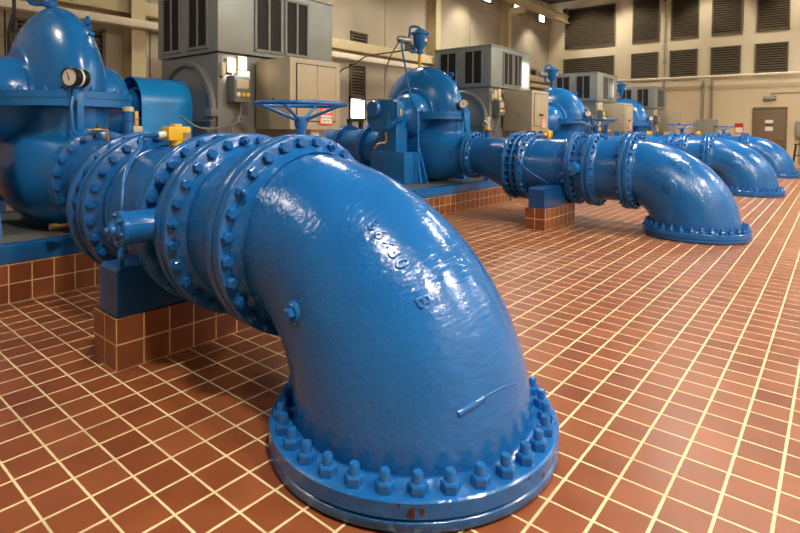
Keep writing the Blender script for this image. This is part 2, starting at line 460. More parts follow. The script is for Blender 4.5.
def coupling(u, label):
    """sleeve and follower rings between spool and reducer"""
    t = thing('pipe_coupling', label, 'coupling', (D*u, OY[u], 0), 0, 'bolted sleeve couplings')
    bm = BM(); lathe(bm, [(2.183, RP+.006), (2.333, RP+.006)], (0, 0, AX), (0, 1, 0), 72)
    lathe(bm, [(2.183, RP-.02), (2.183, RP+.006)], (0, 0, AX), (0, 1, 0), 72); lathe(bm, [(2.333, RP-.02), (2.333, RP+.006)], (0, 0, AX), (0, 1, 0), 72)
    finish(bm, 'sleeve', 'blue', t)
    bm = BM(); lathe(bm, flange_prof(2.235, 2.268, RP+.004, .482), (0, 0, AX), (0, 1, 0), 96); finish(bm, 'follower_ring', 'blue', t)
    for k in range(28):
        a = 2*PI*(k+.5)/28
        def mk():
            bm = BM(); cyl(bm, (0, 0, 0), (0, .127, 0), .013, seg=10); return finish(bm, 'tie_rod', 'blue')
        cached('tie', mk, 'tie_rod', 'blue', t, (.457*math.cos(a), 2.186, AX+.457*math.sin(a)))
    return t
def reducer(u, label):
    t = thing('pipe_reducer', label, 'pipe reducer', (D*u, OY[u], 0), 0, 'eccentric pipe reducers')
    y0, y1, z1, r1 = 2.34, 3.115, .86, .28
    def b():
        bm = BM(); n = 80; rings = []
        for k in range(25):
            s = k/24; y = y0+.05+(y1-y0-.1)*s; e = s*s*(3-2*s)*.35+s*.65
            r = RP+(r1-RP)*e; z = AX+(z1-AX)*e
            rings.append([bm.verts.new((r*math.cos(2*PI*j/n), y, z+r*math.sin(2*PI*j/n))) for j in range(n)])
        for A, B in zip(rings, rings[1:]):
            for j in range(n): bm.faces.new((A[j], A[(j+1) % n], B[(j+1) % n], B[j]))
        return finish(bm, 'reducer_cone', 'blue', smooth=60)
    cached('rc', b, 'reducer_cone', 'blue', t)
    def f0():
        bm = BM(); lathe(bm, flange_prof(y0, y0+.06, RP-.02, RF)+[(y0+.06, RP+.025), (y0+.1, RP-.01)], (0, 0, AX), (0, 1, 0), 96); return finish(bm, 'wide_flange', 'blue')
    def f1():
        bm = BM(); lathe(bm, [(y1-.09, r1), (y1-.055, r1+.022)]+flange_prof(y1-.05, y1, r1+.02, .365)+[(y1, r1-.03)], (0, 0, z1), (0, 1, 0), 72); return finish(bm, 'narrow_flange', 'blue')
    cached('rf0', f0, 'wide_flange', 'blue', t); cached('rf1', f1, 'narrow_flange', 'blue', t)
    bolt_ring(t, u, y0, -1, 28, .457, AX, 'r'); bolt_ring(t, u, y0+.06, 1, 28, .457, AX, 'r')
    bolt_ring(t, u, y1-.05, -1, 20, .333, z1, 'r')
    return t
def pedestal(u, label, label2, x0, x1):
    bm = BM(); box(bm, 0, x1-x0, 0, .275, 0, .27)
    o = finish(bm, 'tiled_pedestal', 'plinth_tiles', None, (D*u+x0, 1.478+OY[u], 0)); tag(o, label, 'pedestal', 'tiled pedestals')
    t = thing('pipe_support', label2, 'pipe support', (D*u+x0, 1.48+OY[u], .27), 0, 'blue pipe supports')
    bm = BM(); L = x1-x0; rc = .415; zc = AX-.27; top = .257
    xl, xr = .015, L-.015
    arc = []
    for k in range(25):
        a = R(180+180*k/24); x, z = -x0+rc*math.cos(a), zc+rc*math.sin(a)
        if z < top and xl+.02 < x < xr-.004: arc.append((x, max(z, .02)))
    w = math.sqrt(rc*rc-(zc-top)**2)
    c = .02
    poly = [(xl, .001), (xl, top-c), (xl+c, top), (-x0-w, top)]+arc
    if -x0+w < xr: poly += [(-x0+w, top), (xr, top)]
    else: poly += [(xr, arc[-1][1])]
    poly += [(xr, .001)]
    A = [bm.verts.new((x, .02, z)) for x, z in poly]; Bv = [bm.verts.new((x, .235, z)) for x, z in poly]
    bm.faces.new(A); bm.faces.new(Bv[::-1])
    for k in range(len(poly)):
        k2 = (k+1) % len(poly); bm.faces.new((A[k], Bv[k], Bv[k2], A[k2]))
    finish(bm, 'support_block', 'dark_blue', t)
    if u == 0:
        bm = BM(); cyl(bm, (.05, .06, .255), (.05, .06, .29), .02, seg=6); cyl(bm, (.05, .055, .285), (.03, -.05, .355), .013, seg=12)
        finish(bm, 'jack_screw', 'blue', t)
    return t

# ------------------------------------------------------------------ pump, motor, boxes
YP = 4.15; ZS = 1.48
def loft(bm, secs, n=48, cap=True):
    """secs: (y, xc, zc, a, b, exponent)"""
    rings = []
    for y, xc, zc, a, b, e in secs:
        ring = []
        for j in range(n):
            t = 2*PI*j/n; c, s = math.cos(t), math.sin(t)
            ring.append(bm.verts.new((xc+a*math.copysign(abs(c)**(2/e), c), y, zc+b*math.copysign(abs(s)**(2/e), s))))
        rings.append(ring)
    for A, B in zip(rings, rings[1:]):
        for j in range(n): bm.faces.new((A[j], A[(j+1) % n], B[(j+1) % n], B[j]))
    if cap: bm.faces.new(rings[0][::-1]); bm.faces.new(rings[-1])
    return bm
def interp(keys, n):
    out = []
    for k in range(n+1):
        t = k/n*(len(keys)-1); i = min(int(t), len(keys)-2); f = t-i
        p = [keys[max(i-1, 0)], keys[i], keys[i+1], keys[min(i+2, len(keys)-1)]]
        out.append(tuple(.5*(2*b+(c-a)*f+(2*a-5*b+4*c-d)*f*f+(3*b-a-3*c+d)*f**3) for a, b, c, d in zip(*p)))
    return out
def plan_outline():
    """plan of the split flange: wide over the volute, narrow over the shaft ends"""
    pts = []
    for k in range(56):
        t = 2*PI*k/56; c, q = math.cos(t), math.sin(t)
        pts.append((.53*math.copysign(abs(c)**(2/2.5), c), .85*math.copysign(abs(q)**(2/2.5), q)))
    return pts
def pump(u, label):
    t = thing('split_case_pump', label, 'pump', (D*u, YP+OY[u], 0), 0, 'blue split case pumps')
    B = 'pump_blue'
    def up():
        bm = BM()
        hp = [(.30, 0), (.30, .38), (.295, .41), (.277, .425), (.268, .45), (.255, .50), (.236, .555), (.21, .615), (.178, .67), (.142, .718), (.10, .76), (.06, .787), (.02, .80)]
        prof = [(-x, r_) for x, r_ in hp]+[(x, r_) for x, r_ in hp[::-1]]
        lathe(bm, prof, (0, 0, ZS+.04), (1, 0, 0), 64, 0, 2*PI)
        geom = bm.verts[:]+bm.edges[:]+bm.faces[:]
        bmesh.ops.bisect_plane(bm, geom=geom, plane_co=(0, 0, ZS+.04), plane_no=(0, 0, 1), clear_inner=True)
        return finish(bm, 'upper_casing', B, smooth=40)
    cached('pu', up, 'upper_casing', B, t)
    for sx in (-1, 1):
        def bulge():
            bm = BM(); lathe(bm, [(.26, .37), (.40, .365), (.49, .335), (.555, .27), (.60, .18), (.645, .16), (.645, 0)], (0, 0, ZS), (sx, 0, 0), 44)
            return finish(bm, 'suction_chamber', B, smooth=50)
        cached(('pb', sx), bulge, 'suction_chamber', B, t)
    def fl():
        bm = BM(); prism(bm, plan_outline(), ZS+.004, ZS+.06, .008); return finish(bm, 'split_flange', B)
    def fl2():
        bm = BM(); prism(bm, plan_outline(), ZS-.06, ZS, .008); return finish(bm, 'lower_flange', B)
    cached('pf', fl, 'split_flange', B, t); cached('pf2', fl2, 'lower_flange', B, t)
    def lo():
        bm = BM()
        keys = [(-.99, 0, .86, .285, .285, 2), (-.88, 0, .86, .292, .292, 2), (-.74, 0, .86, .33, .34, 2.1), (-.56, 0, .865, .37, .415, 2.3), (-.34, 0, .885, .40, .475, 2.5),
                (0, 0, .90, .41, .485, 2.6), (.35, 0, .94, .39, .45, 2.6), (.62, 0, 1.02, .34, .38, 2.6), (.80, 0, 1.12, .28, .30, 2.6)]
        loft(bm, interp(keys, 40), 64)
        b2 = BM(); hp = [(.27, 0), (.27, .52), (.255, .58), (.22, .65), (.17, .715), (.11, .755), (.05, .775)]
        lathe(b2, [(-x, r_) for x, r_ in hp]+[(x, r_) for x, r_ in hp[::-1]], (0, 0, ZS-.03), (1, 0, 0), 64)
        bmesh.ops.remove_doubles(b2, verts=b2.verts, dist=1e-5)
        cut = bmesh.ops.bisect_plane(b2, geom=b2.verts[:]+b2.edges[:]+b2.faces[:], plane_co=(0, 0, ZS-.03), plane_no=(0, 0, 1), clear_outer=True)
        bmesh.ops.holes_fill(b2, edges=[e for e in b2.edges if e.is_boundary], sides=0)
        bmesh.ops.recalc_face_normals(b2, faces=b2.faces)
        tmp = bpy.data.meshes.new('half'); b2.to_mesh(tmp); b2.free(); bm.from_mesh(tmp); bpy.data.meshes.remove(tmp)
        o = finish(bm, 'lower_casing', B, smooth=50)
        md = o.modifiers.new('remesh', 'REMESH'); md.mode = 'VOXEL'; md.voxel_size = .022
        ms = o.modifiers.new('smooth', 'SMOOTH'); ms.factor = .5; ms.iterations = 14
        dg = bpy.context.evaluated_depsgraph_get(); dg.update()
        me = bpy.data.meshes.new_from_object(o.evaluated_get(dg)); o.modifiers.clear()
        old = o.data; o.data = me; bpy.data.meshes.remove(old); me.name = 'lower_casing'
        for q in me.polygons: q.use_smooth = True
        if not me.materials: me.materials.append(MAT[B])
        return o
    cached('pl', lo, 'lower_casing', B, t)
    def nf():
        bm = BM(); lathe(bm, flange_prof(-1.03, -.975, .25, .365)+[(-.975, .31), (-.94, .292)], (0, 0, .86), (0, 1, 0), 72); return finish(bm, 'discharge_flange', B)
    cached('pnf', nf, 'discharge_flange', B, t)
    bolt_ring(t, u, -.975, 1, 20, .333, .86, 'p', mat=B)
    out = plan_outline()
    # bolts along the split line
    def sb():
        bm = BM(); hexbolt(bm, (0, 0, 0), (0, 0, 1), .024, .024); lathe(bm, [(.02, .013), (.04, .013), (.04, 0)], d=(0, 0, 1), seg=10)
        return finish(bm, 'casing_bolt', B, smooth=25)
    per = [Vector((x, y)) for x, y in out]; tot = sum((per[k]-per[k-1]).length for k in range(len(per))); n = 40; step = tot/n; acc = step/2; d = 0
    for k in range(len(per)):
        a, b = per[k-1], per[k]; L = (b-a).length
        while acc <= d+L:
            p = a+(b-a)*((acc-d)/L); q = p-p.normalized()*.048
            cached('csb', sb, 'casing_bolt', B, t, (q.x, q.y, ZS+.058)); acc += step
        d += L
    for sx in (-1, 1):
        def br():
            bm = BM(); lathe(bm, [(.63, .16), (.72, .16), (.72, .18), (.76, .2), (.90, .2), (.93, .18), (.93, .1), (1.0, .09), (1.0, 0)], (0, 0, ZS), (sx, 0, 0), 36)
            box(bm, min(sx*.62, sx*.86), max(sx*.62, sx*.86), -.14, .14, ZS-.3, ZS-.1, .02)
            return finish(bm, 'bearing_housing', B)
        cached(('pbr', sx), br, 'bearing_housing', B, t)
    for k in range(8):
        a = 2*PI*k/8
        def hb():
            bm = BM(); hexbolt(bm, (0, 0, 0), (-1, 0, 0), .018, .018); return finish(bm, 'housing_bolt', B, smooth=25)
        cached('phb', hb, 'housing_bolt', B, t, (-.928, .14*math.cos(a), ZS+.14*math.sin(a)))
    for sx in (-1, 1):
        def ft():
            bm = BM(); x0, x1 = sorted((sx*.50, sx*.92))
            box(bm, x0, x1, -.35, .35, .405, .90, .012); box(bm, min(sx*.6, sx*.88), max(sx*.6, sx*.88), -.15, .15, .88, ZS-.2, .01)
            for yy in (-.35, .35):
                sg = 1 if yy > 0 else -1; c = [(sx*.52, yy, .40), (sx*.52, yy+sg*.17, .40), (sx*.52, yy, .95)]
                a = [bm.verts.new(p) for p in c]; b = [bm.verts.new((p[0]+sx*.03, p[1], p[2])) for p in c]
                bm.faces.new(a); bm.faces.new(b[::-1])
                for k in range(3): bm.faces.new((a[k], a[(k+1) % 3], b[(k+1) % 3], b[k]))
            return finish(bm, 'pump_foot', B)
        cached(('pft', sx), ft, 'pump_foot', B, t)
    # lifting eye and plug on the dome
    def eye():
        bm = BM(); c = Vector((.1, -.78*math.cos(R(52)), ZS+.03+.78*math.sin(R(52)))); n_ = Vector((0, -math.cos(R(52)), math.sin(R(52))))
        lathe(bm, [(-.02, .045), (.012, .04), (.012, 0)], c, n_, 16); torus(bm, c+n_*.05, .032, .012, (1, 0, 0), 20, 8)
        c2 = Vector((.1, -.78*math.cos(R(42)), ZS+.03+.78*math.sin(R(42)))); hexbolt(bm, c2, Vector((0, -math.cos(R(42)), math.sin(R(42)))), .026, .03)
        return finish(bm, 'lifting_eye', B)
    cached('eye', eye, 'lifting_eye', B, t)
    # suction nozzle at the back
    def sn():
        bm = BM(); loft(bm, interp([(.6, 0, 1.0, .33, .36, 2.6), (.85, 0, .93, .34, .34, 2.2), (1.1, 0, .9, .34, .34, 2)], 10), 48)
        lathe(bm, flange_prof(1.09, 1.14, .3, .43), (0, 0, .9), (0, 1, 0), 60); return finish(bm, 'suction_nozzle', B)
    cached('psn', sn, 'suction_nozzle', B, t)
    return t
def suction_pipe(u, label):
    t = thing('suction_pipe', label, 'pipe', (D*u, YP+OY[u], 0), 0, 'suction pipes behind the pumps')
    def p():
        bm = BM(); pts = [(0, 1.19, .9), (0, 1.9, .9), (0, 2.3, .9), (0, 2.62, .82), (0, 2.8, .62), (0, 2.86, .3), (0, 2.86, .06)]
        tube(bm, pts, .34, 40, 6); return finish(bm, 'pipe_barrel', 'blue', smooth=50)
    cached('sp', p, 'pipe_barrel', 'blue', t)
    def f():
        bm = BM(); lathe(bm, flange_prof(0, .055, .3, .43), (0, 0, 0), (0, 1, 0), 60); return finish(bm, 'flange', 'blue')
    for y in (1.145, 1.72, 1.777): cached('spf', f, 'flange', 'blue', t, (0, y, .9))
    cached('spf', f, 'flange', 'blue', t, (0, 2.86, 0), (PI/2, 0, 0))
def air_valve(u, label):
    t = thing('air_release_valve', label, 'valve', (D*u, YP+OY[u]+.07, ZS+.03+.79-(.20, 0, .12, .12)[u]), 0, 'air release valves on the pumps')
    def post():
        bm = BM(); cyl(bm, (0, 0, (.205, 0, .13, .13)[u]), (0, 0, .27), .028, seg=14); return finish(bm, 'nipple', 'yellow' if u == 1 else 'pump_blue')
    cached('avn%d' % (u if u < 2 else 2), post, 'nipple', 'yellow' if u == 1 else 'pump_blue', t)
    def body():
        bm = BM()
        lathe(bm, [(.24, 0), (.24, .05), (.28, .06), (.30, .045), (.34, .07), (.40, .115), (.56, .125), (.57, .16), (.60, .16), (.61, .11), (.65, .07), (.67, .03), (.67, 0)], (0, 0, 0), (0, 0, 1), 28)
        tube(bm, [(.02, 0, .64), (-.02, .02, .69), (-.1, .09, .70), (-.13, .12, .64), (-.13, .12, .30), (-.02, .02, .27)], .022, 10, 5)
        return finish(bm, 'valve_body', 'pump_blue')
    cached('avb', body, 'valve_body', 'pump_blue', t)
    def tagp():
        bm = BM(); box(bm, -.03, .03, -.130, -.1235, .44, .49); return finish(bm, 'tag', 'white')
    cached('avt', tagp, 'tag', 'white', t)
    def sole():
        bm = BM(); cyl(bm, (-.13, .1, .45), (-.33, .2, .47), .06, .065, 18); cyl(bm, (-.33, .2, .47), (-.35, .21, .472), .045, seg=18)
        return finish(bm, 'solenoid', 'steel')
    cached('avs', sole, 'solenoid', 'steel', t)
def gauge(u, label, x, y, z):
    t = thing('pressure_gauge', label, 'gauge', (D*u+x, YP+OY[u]+y, z), 0, 'pressure gauges on the pumps')
    f = Vector((-1, -.5, 0)).normalized()
    bm = BM(); lathe(bm, [(-.085, 0), (-.085, .07), (.03, .074), (.052, .078), (.056, .070), (.05, .065), (.048, .065)], (0, 0, 0), f, 32); finish(bm, 'gauge_case', 'black', t)
    bm = BM(); lathe(bm, [(.046, .066), (.0485, .066), (.0485, 0)], (0, 0, 0), f, 32); finish(bm, 'dial', 'white', t)
    bm = BM(); s = f.cross(Vector((0, 0, 1)))
    a = f*.051; w = s*.006
    q = [a-w-Vector((0, 0, .02)), a+w-Vector((0, 0, .02)), a+s*.03+Vector((0, 0, .055))]
    q2 = [p+f*.001 for p in q]; v = [bm.verts.new(p) for p in q]+[bm.verts.new(p) for p in q2]
    bm.faces.new(v[:3]); bm.faces.new(v[3:])
    for k in range(3): bm.faces.new((v[k], v[(k+1) % 3], v[3+(k+1) % 3], v[3+k]))
    finish(bm, 'pointer', 'ink', t)
    bm = BM(); lathe(bm, [(-.03, .0735), (-.008, .0745)], (0, 0, 0), f, 32); finish(bm, 'tape_band', 'white', t)
    # bracket down the pump front
    bm = BM(); box(bm, -.035, .035, .02, .05, -.16, -.09, .004); cyl(bm, (0, -.01, -.09), (0, 0, -.18), .02, seg=10)
    tube(bm, [(-.02, -.02, -.15), (-.04, -.05, -.25), (-.03, -.06, -.42), (.0, -.06, -.44)], .012, 8, 4); box(bm, .01, .06, -.02, .0, -.46, -.12, .004)
    finish(bm, 'gauge_stand', 'pump_blue', t)
def guard(u, label):
    t = thing('coupling_guard', label, 'coupling guard', (D*u, YP+OY[u], 0), 0, 'blue coupling guards')
    x0, x1, r = 1.02-.36+DXM[u], 1.22+DXM[u], .285
    prof = [(-r, .8)]+[(-r*math.cos(PI*k/20), ZS+r*math.sin(PI*k/20)) for k in range(21)]+[(r, .8)]
    bm = BM()
    out = [[bm.verts.new((x, y, z)) for y, z in prof] for x in (x0, x1-.04)]
    inn = [[bm.verts.new((x, y*.96, z-(.01 if z > 1 else 0))) for y, z in prof] for x in (x0, x1-.04)]
    end = [bm.verts.new((x1, y*.82, z-.045*(z > 1))) for y, z in prof]
    m = len(prof)
    for k in range(m-1):
        bm.faces.new((out[0][k], out[0][k+1], out[1][k+1], out[1][k])); bm.faces.new((inn[0][k], inn[1][k], inn[1][k+1], inn[0][k+1]))
        bm.faces.new((out[0][k], inn[0][k], inn[0][k+1], out[0][k+1])); bm.faces.new((out[1][k], out[1][k+1], end[k+1], end[k]))
    finish(bm, 'guard_cover', 'guard_blue', t, smooth=50)
    bm = BM(); box(bm, x0+.14, x1-.06, -r-.004, -r+.002, .985, .995); finish(bm, 'slot', 'black', t)
    bm = BM(); cyl(bm, (1.005, 0, ZS), (x1-.02, 0, ZS), .055, seg=20); cyl(bm, (1.03, 0, ZS), (1.12, 0, ZS), .15, seg=24); finish(bm, 'shaft_coupling', 'steel', t)
    bm = BM(); box(bm, 1.01+min(0, DXM[u]), x1-.05, -r*.98, r*.98, .405, .8, .01); finish(bm, 'guard_pedestal', 'guard_blue', t)
def grille(bmf, bmd, axis, a0, a1, z0, z1, at_, out):
    """louvred double panel on a cabinet face: axis = the horizontal axis of the face"""
    def bx(bm, p0, p1, q0, q1, d0, d1):
        d0, d1 = sorted((d0, d1))
        if axis == 'x': box(bm, p0, p1, d0, d1, q0, q1)
        else: box(bm, d0, d1, p0, p1, q0, q1)
    f = .028
    bx(bmf, a0, a1, z0, z0+f, at_, at_+out*.018); bx(bmf, a0, a1, z1-f, z1, at_, at_+out*.018)
    bx(bmf, a0, a0+f, z0, z1, at_, at_+out*.018); bx(bmf, a1-f, a1, z0, z1, at_, at_+out*.018)
    m = (a0+a1)/2; bx(bmf, m-.012, m+.012, z0, z1, at_, at_+out*.018)
    bx(bmd, a0+f, a1-f, z0+f, z1-f, at_, at_+out*.002)
    n = int((z1-z0)/.028)
    for k in range(n):
        z = z0+f+(z1-z0-2*f)*(k+.5)/n
        bx(bmd, a0+f, a1-f, z-.005, z+.005, at_, at_+out*.010)
DXM = [0, -.12, -.13, -.12]
def motor(u, label):
    x0 = 1.26+DXM[u]; t = thing('electric_motor', label, 'motor', (D*u+x0, YP+OY[u]-.05, 0), 0, 'gray pump motors')
    W = .6
    def lowb():
        bm = BM(); box(bm, 0, 1.48, -W+.015, W-.015, .415, 2.02, .012); return finish(bm, 'motor_housing', 'motor_gray')
    cached('mlow', lowb, 'motor_housing', 'motor_gray', t)
    def bell():
        bm = BM(); lathe(bm, [(-.01, .56), (.035, .555), (.05, .54), (.05, .50), (.035, .485), (.02, .47), (.04, .30), (.075, .2), (.075, .08), (0.03, .07), (.03, 0)], (0, 0, ZS-.06), (-1, 0, 0), 64)
        for k in range(8):
            a = 2*PI*(k+.5)/8; hexbolt(bm, (-.048, .52*math.cos(a), ZS-.06+.52*math.sin(a)), (-1, 0, 0), .02, .014)
        box(bm, -.075, -.02, -.56, .56, ZS-.16, ZS-.145); box(bm, -.08, 0, -.60, -.48, ZS-.11, ZS-.03, .006)
        return finish(bm, 'end_bell', 'motor_gray')
    cached('mbell', bell, 'end_bell', 'motor_gray', t)
    def upb():
        bm = BM(); box(bm, -.02, 1.54, -W-.02, W+.02, 2.03, 2.76, .008); return finish(bm, 'cooler_housing', 'galv' )
    c = cached('mup', upb, 'cooler_housing', 'galv', t)
    def lid():
        bm = BM(); box(bm, -.03, 1.55, -W-.03, W+.03, 2.76, 2.785, .006); return finish(bm, 'lid', 'galv')
    cached('mlid', lid, 'lid', 'galv', c)
    for nm, ax, a0, a1, at_, s in (('mg0', 'y', -.45, -.05, -.02, -1), ('mg1', 'y', .10, .50, -.02, -1), ('mg2', 'x', .41, .78, -W-.02, -1), ('mg3', 'x', .81, 1.16, -W-.02, -1)):
        def fr():
            f_, d_ = BM(), BM(); grille(f_, d_, ax, a0, a1, 2.075, 2.71, at_, s)
            d_.free(); return finish(f_, 'vent_frame', 'grille_frame')
        def dk():
            f_, d_ = BM(), BM(); grille(f_, d_, ax, a0, a1, 2.075, 2.71, at_, s)
            f_.free(); return finish(d_, 'louvre_vent', 'grille_dark')
        g = cached(nm+'d', dk, 'louvre_vent', 'grille_dark', c); g2 = cached(nm+'f', fr, 'vent_frame', 'grille_frame', c)
        g['label'] = 'dark louvred vent panel'
    def tb():
        bm = BM(); box(bm, .07, .17, -W-.045, -W+.012, 1.82, 1.97, .008); box(bm, .20, .30, -W-.05, -W+.012, 1.86, 2.0, .008); box(bm, .19, .33, -W-.06, -W+.012, 1.72, 1.85, .008); box(bm, .02, .06, -W-.035, -W+.012, 1.78, 1.92, .006)
        return finish(bm, 'junction_plates', 'cream_box')  # paler cream puts the sunlight on these plates into their colour
    j = cached('mtb', tb, 'junction_plates', 'cream_box', t); j['label'] = 'pale junction plates under the cooler'
    return t
def sign_plate(parent, x0, x1, z0, z1, y, text, scheme):
    """DANGER style plate facing -Y, lying on the plane y"""
    bm = BM(); box(bm, x0, x1, y-.003, y+.001, z0, z1); s = finish(bm, 'warning_sign', 'orange_red', parent); s['label'] = 'orange and white danger sign'
    zb = z0+(z1-z0)*.58; e = (x1-x0)*.07
    bm = BM(); box(bm, x0+e, x1-e, y-.0045, y-.003, z0+e, zb-.004); finish(bm, 'text_panel', 'white', s)
    bm = BM(); n = 24; c = ((x0+x1)/2, (zb+z1)/2); v = [bm.verts.new((c[0]+(x1-x0)*.38*math.cos(2*PI*k/n), y-.0045, c[1]+(z1-zb)*.3*math.sin(2*PI*k/n))) for k in range(n)]; bm.faces.new(v)
    bmesh.ops.solidify(bm, geom=bm.faces[:], thickness=.001); finish(bm, 'oval', 'white', s)
    h = z1-z0
    flat_text(s, text[0], ((x0+x1)/2, y-.006, c[1]-h*.055), h*.15, 'red')
    for k, l in enumerate(text[1:]): flat_text(s, l, ((x0+x1)/2, y-.006, z0+h*(.36-.19*k)), h*.14, 'ink')
def flat_text(parent, body, loc, size, mat, rot=(PI/2, 0, 0), name='lettering'):
    cu = bpy.data.curves.new(name, 'FONT'); cu.body = body; cu.size = size; cu.extrude = .0006; cu.align_x = 'CENTER'
    o = bpy.data.objects.new(name, cu); COL.objects.link(o); dg = bpy.context.evaluated_depsgraph_get(); dg.update()
    me = bpy.data.meshes.new_from_object(o.evaluated_get(dg)); bpy.data.objects.remove(o); bpy.data.curves.remove(cu)
    for _ in range(len(me.materials)): me.materials.pop()
    r = link(me, name, mat, parent); r.location = loc; r.rotation_euler = rot
    return r
def cabinet(u, label):
    x0 = 1.685+DXM[u]-(.06 if u == 2 else 0); t = thing('terminal_cabinet', label, 'electrical cabinet', (D*u+x0, 2.9+OY[u], 0), 0, 'beige terminal cabinets')
    W, Dp, z0, z1 = .69, .57, 1.245, 1.972
    bm = BM(); box(bm, 0, W, 0, Dp, z0, z1, .006); finish(bm, 'cabinet_body', 'beige', t)
    for k, (a, b) in enumerate(((.085, .348), (.352, .615))):
        bm = BM(); box(bm, a, b, -.012, -.001, z0+.09, z1-.06, .003); d = finish(bm, 'door', 'beige', t)
        hx = b-.05 if k == 0 else a+.05
        bm = BM(); cyl(bm, (hx, -.012, 1.535), (hx, -.03, 1.535), .02, seg=14); box(bm, hx-.035, hx+.008, -.04, -.028, 1.523, 1.547, .004); finish(bm, 'handle', 'black', d)
    bm = BM(); box(bm, .075, .625, -.004, .001, z0+.08, z1-.05); finish(bm, 'door_seal', 'dark_line', t)
    sign_plate(t, .385, .565, 1.30, 1.475, -.013, ['DANGER', 'HIGH VOLTAGE', 'KEEP OUT'], 0)
    bm = BM(); box(bm, .34, .46, .08, .2, .0, z0, .004); box(bm, .26, .54, .02, .24, 0, .02); finish(bm, 'support_post', 'white_steel', t)
    for zz in (1.50, 1.56):
        bm = BM(); cyl(bm, (-.012, .26, zz), (.004, .26, zz), .014, seg=10); finish(bm, 'side_screw', 'bronze', t)
    return t
def control_box(u, label):
    x0 = 1.26+DXM[u]; y = YP+OY[u]-.05-.6
    t = thing('local_control_box', label, 'control box', (D*u+x0+.10, y, 1.52), 0, 'local control boxes on the motors')
    bm = BM(); box(bm, 0, .19, -.13, .01, 0, .27, .008); finish(bm, 'box_body', 'motor_gray', t)
    bm = BM(); box(bm, .025, .165, -.135, -.129, .14, .23, .002); finish(bm, 'label_plate', 'cream_box', t)
    for k in range(3):
        bm = BM(); lathe(bm, [(0, .024), (.018, .024), (.022, .018), (.022, 0)], (.04+k*.055, -.129, .075), (0, -1, 0), 16); finish(bm, 'push_button', 'white' if k == 0 else 'yellow', t)
    bm = BM(); tube(bm, [(.12, -.06, 0), (.12, -.06, -.09), (.10, -.06, -.16), (.04, -.07, -.22), (-.2, -.12, -.27), (-.42, -.16, -.26), (-.56, -.1, -.16)], .012, 8, 6)
    torus(bm, (.115, -.06, -.30), .10, .012, (0, 1, 0), 32, 8); finish(bm, 'cable', 'motor_gray', t)

def limit_switch(u, label):
    """yellow switch on the pipe crown with its blue flexible conduit"""
    x, y, z = (.0 if u == 0 else .1), 1.95, AX+RP+(0 if u == 0 else -.012)
    t = thing('position_switch', label, 'switch', (D*u+x, y+OY[u], z), 0, 'yellow switches on the pipes')
    def a():
        bm = BM(); box(bm, -.075, .075, -.05, .05, .03, .122, .012); cyl(bm, (0, 0, .0), (0, 0, .035), .045, seg=16); box(bm, -.025, .025, -.03, .03, .12, .138, .006)
        return finish(bm, 'switch_body', 'yellow')
    cached('ysw', a, 'switch_body', 'yellow', t)
    def n():
        bm = BM(); box(bm, .02, .068, -.054, -.048, .045, .085); return finish(bm, 'name_plate', 'steel')
    cached('ysn', n, 'name_plate', 'steel', t)
    def g():
        bm = BM(); cyl(bm, (-.07, 0, .07), (-.12, 0, .065), .022, seg=12); return finish(bm, 'cable_gland', 'white')
    cached('ysg', g, 'cable_gland', 'white', t)
    def c():
        bm = BM(); sh = -x; pts = [(-.115, 0, .065), (-.2, .05, .055)]
        way = ((122, .492, .11), (134, .508, .16), (147, .508, .175), (160, .508, .165), (172, .50, .12), (184, .475, .02), (194, .462, -.10))
        if u == 0: way = ((120, .46, .0), (134, .45, -.06), (148, .44, -.12), (162, .435, -.18), (174, .435, -.22), (184, .435, -.25), (194, .44, -.27))
        for an, rr, yy in way:
            pts.append((sh+rr*math.cos(R(an)), yy, AX-z+rr*math.sin(R(an))))
        pts += [(sh-.468, -.22 if u else -.28, AX-z-.165), (sh-.475, -.30, .527-z)]
        tube(bm, pts, .0135, 10, 6); return finish(bm, 'conduit', 'blue')
    if u < 2: c().parent = t
def sample_valve(u, label):
    t = thing('sampling_standpipe', label, 'standpipe', (D*u+.66, 3.27+OY[u], .406), 0, 'blue standpipes beside the reducers')
    bm = BM(); cyl(bm, (0, 0, 0.0), (0, 0, .86), .04, seg=18); finish(bm, 'standpipe', 'blue', t)
    bm = BM(); cyl(bm, (0, 0, .85), (0, 0, .89), .058, seg=18); finish(bm, 'collar', 'yellow', t)
    bm = BM(); lathe(bm, [(.89, .036), (.92, .04), (1.0, .03), (1.03, .045), (1.07, .036), (1.07, 0)], (0, 0, 0), (0, 0, 1), 18); cyl(bm, (-.02, 0, .95), (-.08, 0, 1.0), .02); finish(bm, 'fitting', 'cream_box', t)
def plinth(u, label, label2, x0, x1):
    bm = BM(); box(bm, 0, x1-x0, 0, 1.95, 0, .276)
    o = finish(bm, 'tiled_plinth', 'plinth_tiles', None, (D*u+x0, 3.16+OY[u], 0)); tag(o, label, 'plinth', 'tiled pump plinths')
    t = thing('base_frame', label2, 'base frame', (D*u+x0, 3.16+OY[u], .276), 0, 'blue steel pump base frames')
    L = x1-x0
    bm = BM(); box(bm, .02, L-.02, .03, .15, .0, .13, .008); box(bm, .02, L-.02, 1.80, 1.92, .0, .13, .008); box(bm, .02, .14, .1, 1.85, 0, .128, .008); box(bm, L-.14, L-.02, .1, 1.85, 0, .128, .008)
    finish(bm, 'channel_frame', 'blue', t)
    bm = BM(); box(bm, .1, L-.1, .12, 1.82, .0, .125); finish(bm, 'grouted_top', 'motor_gray', t)

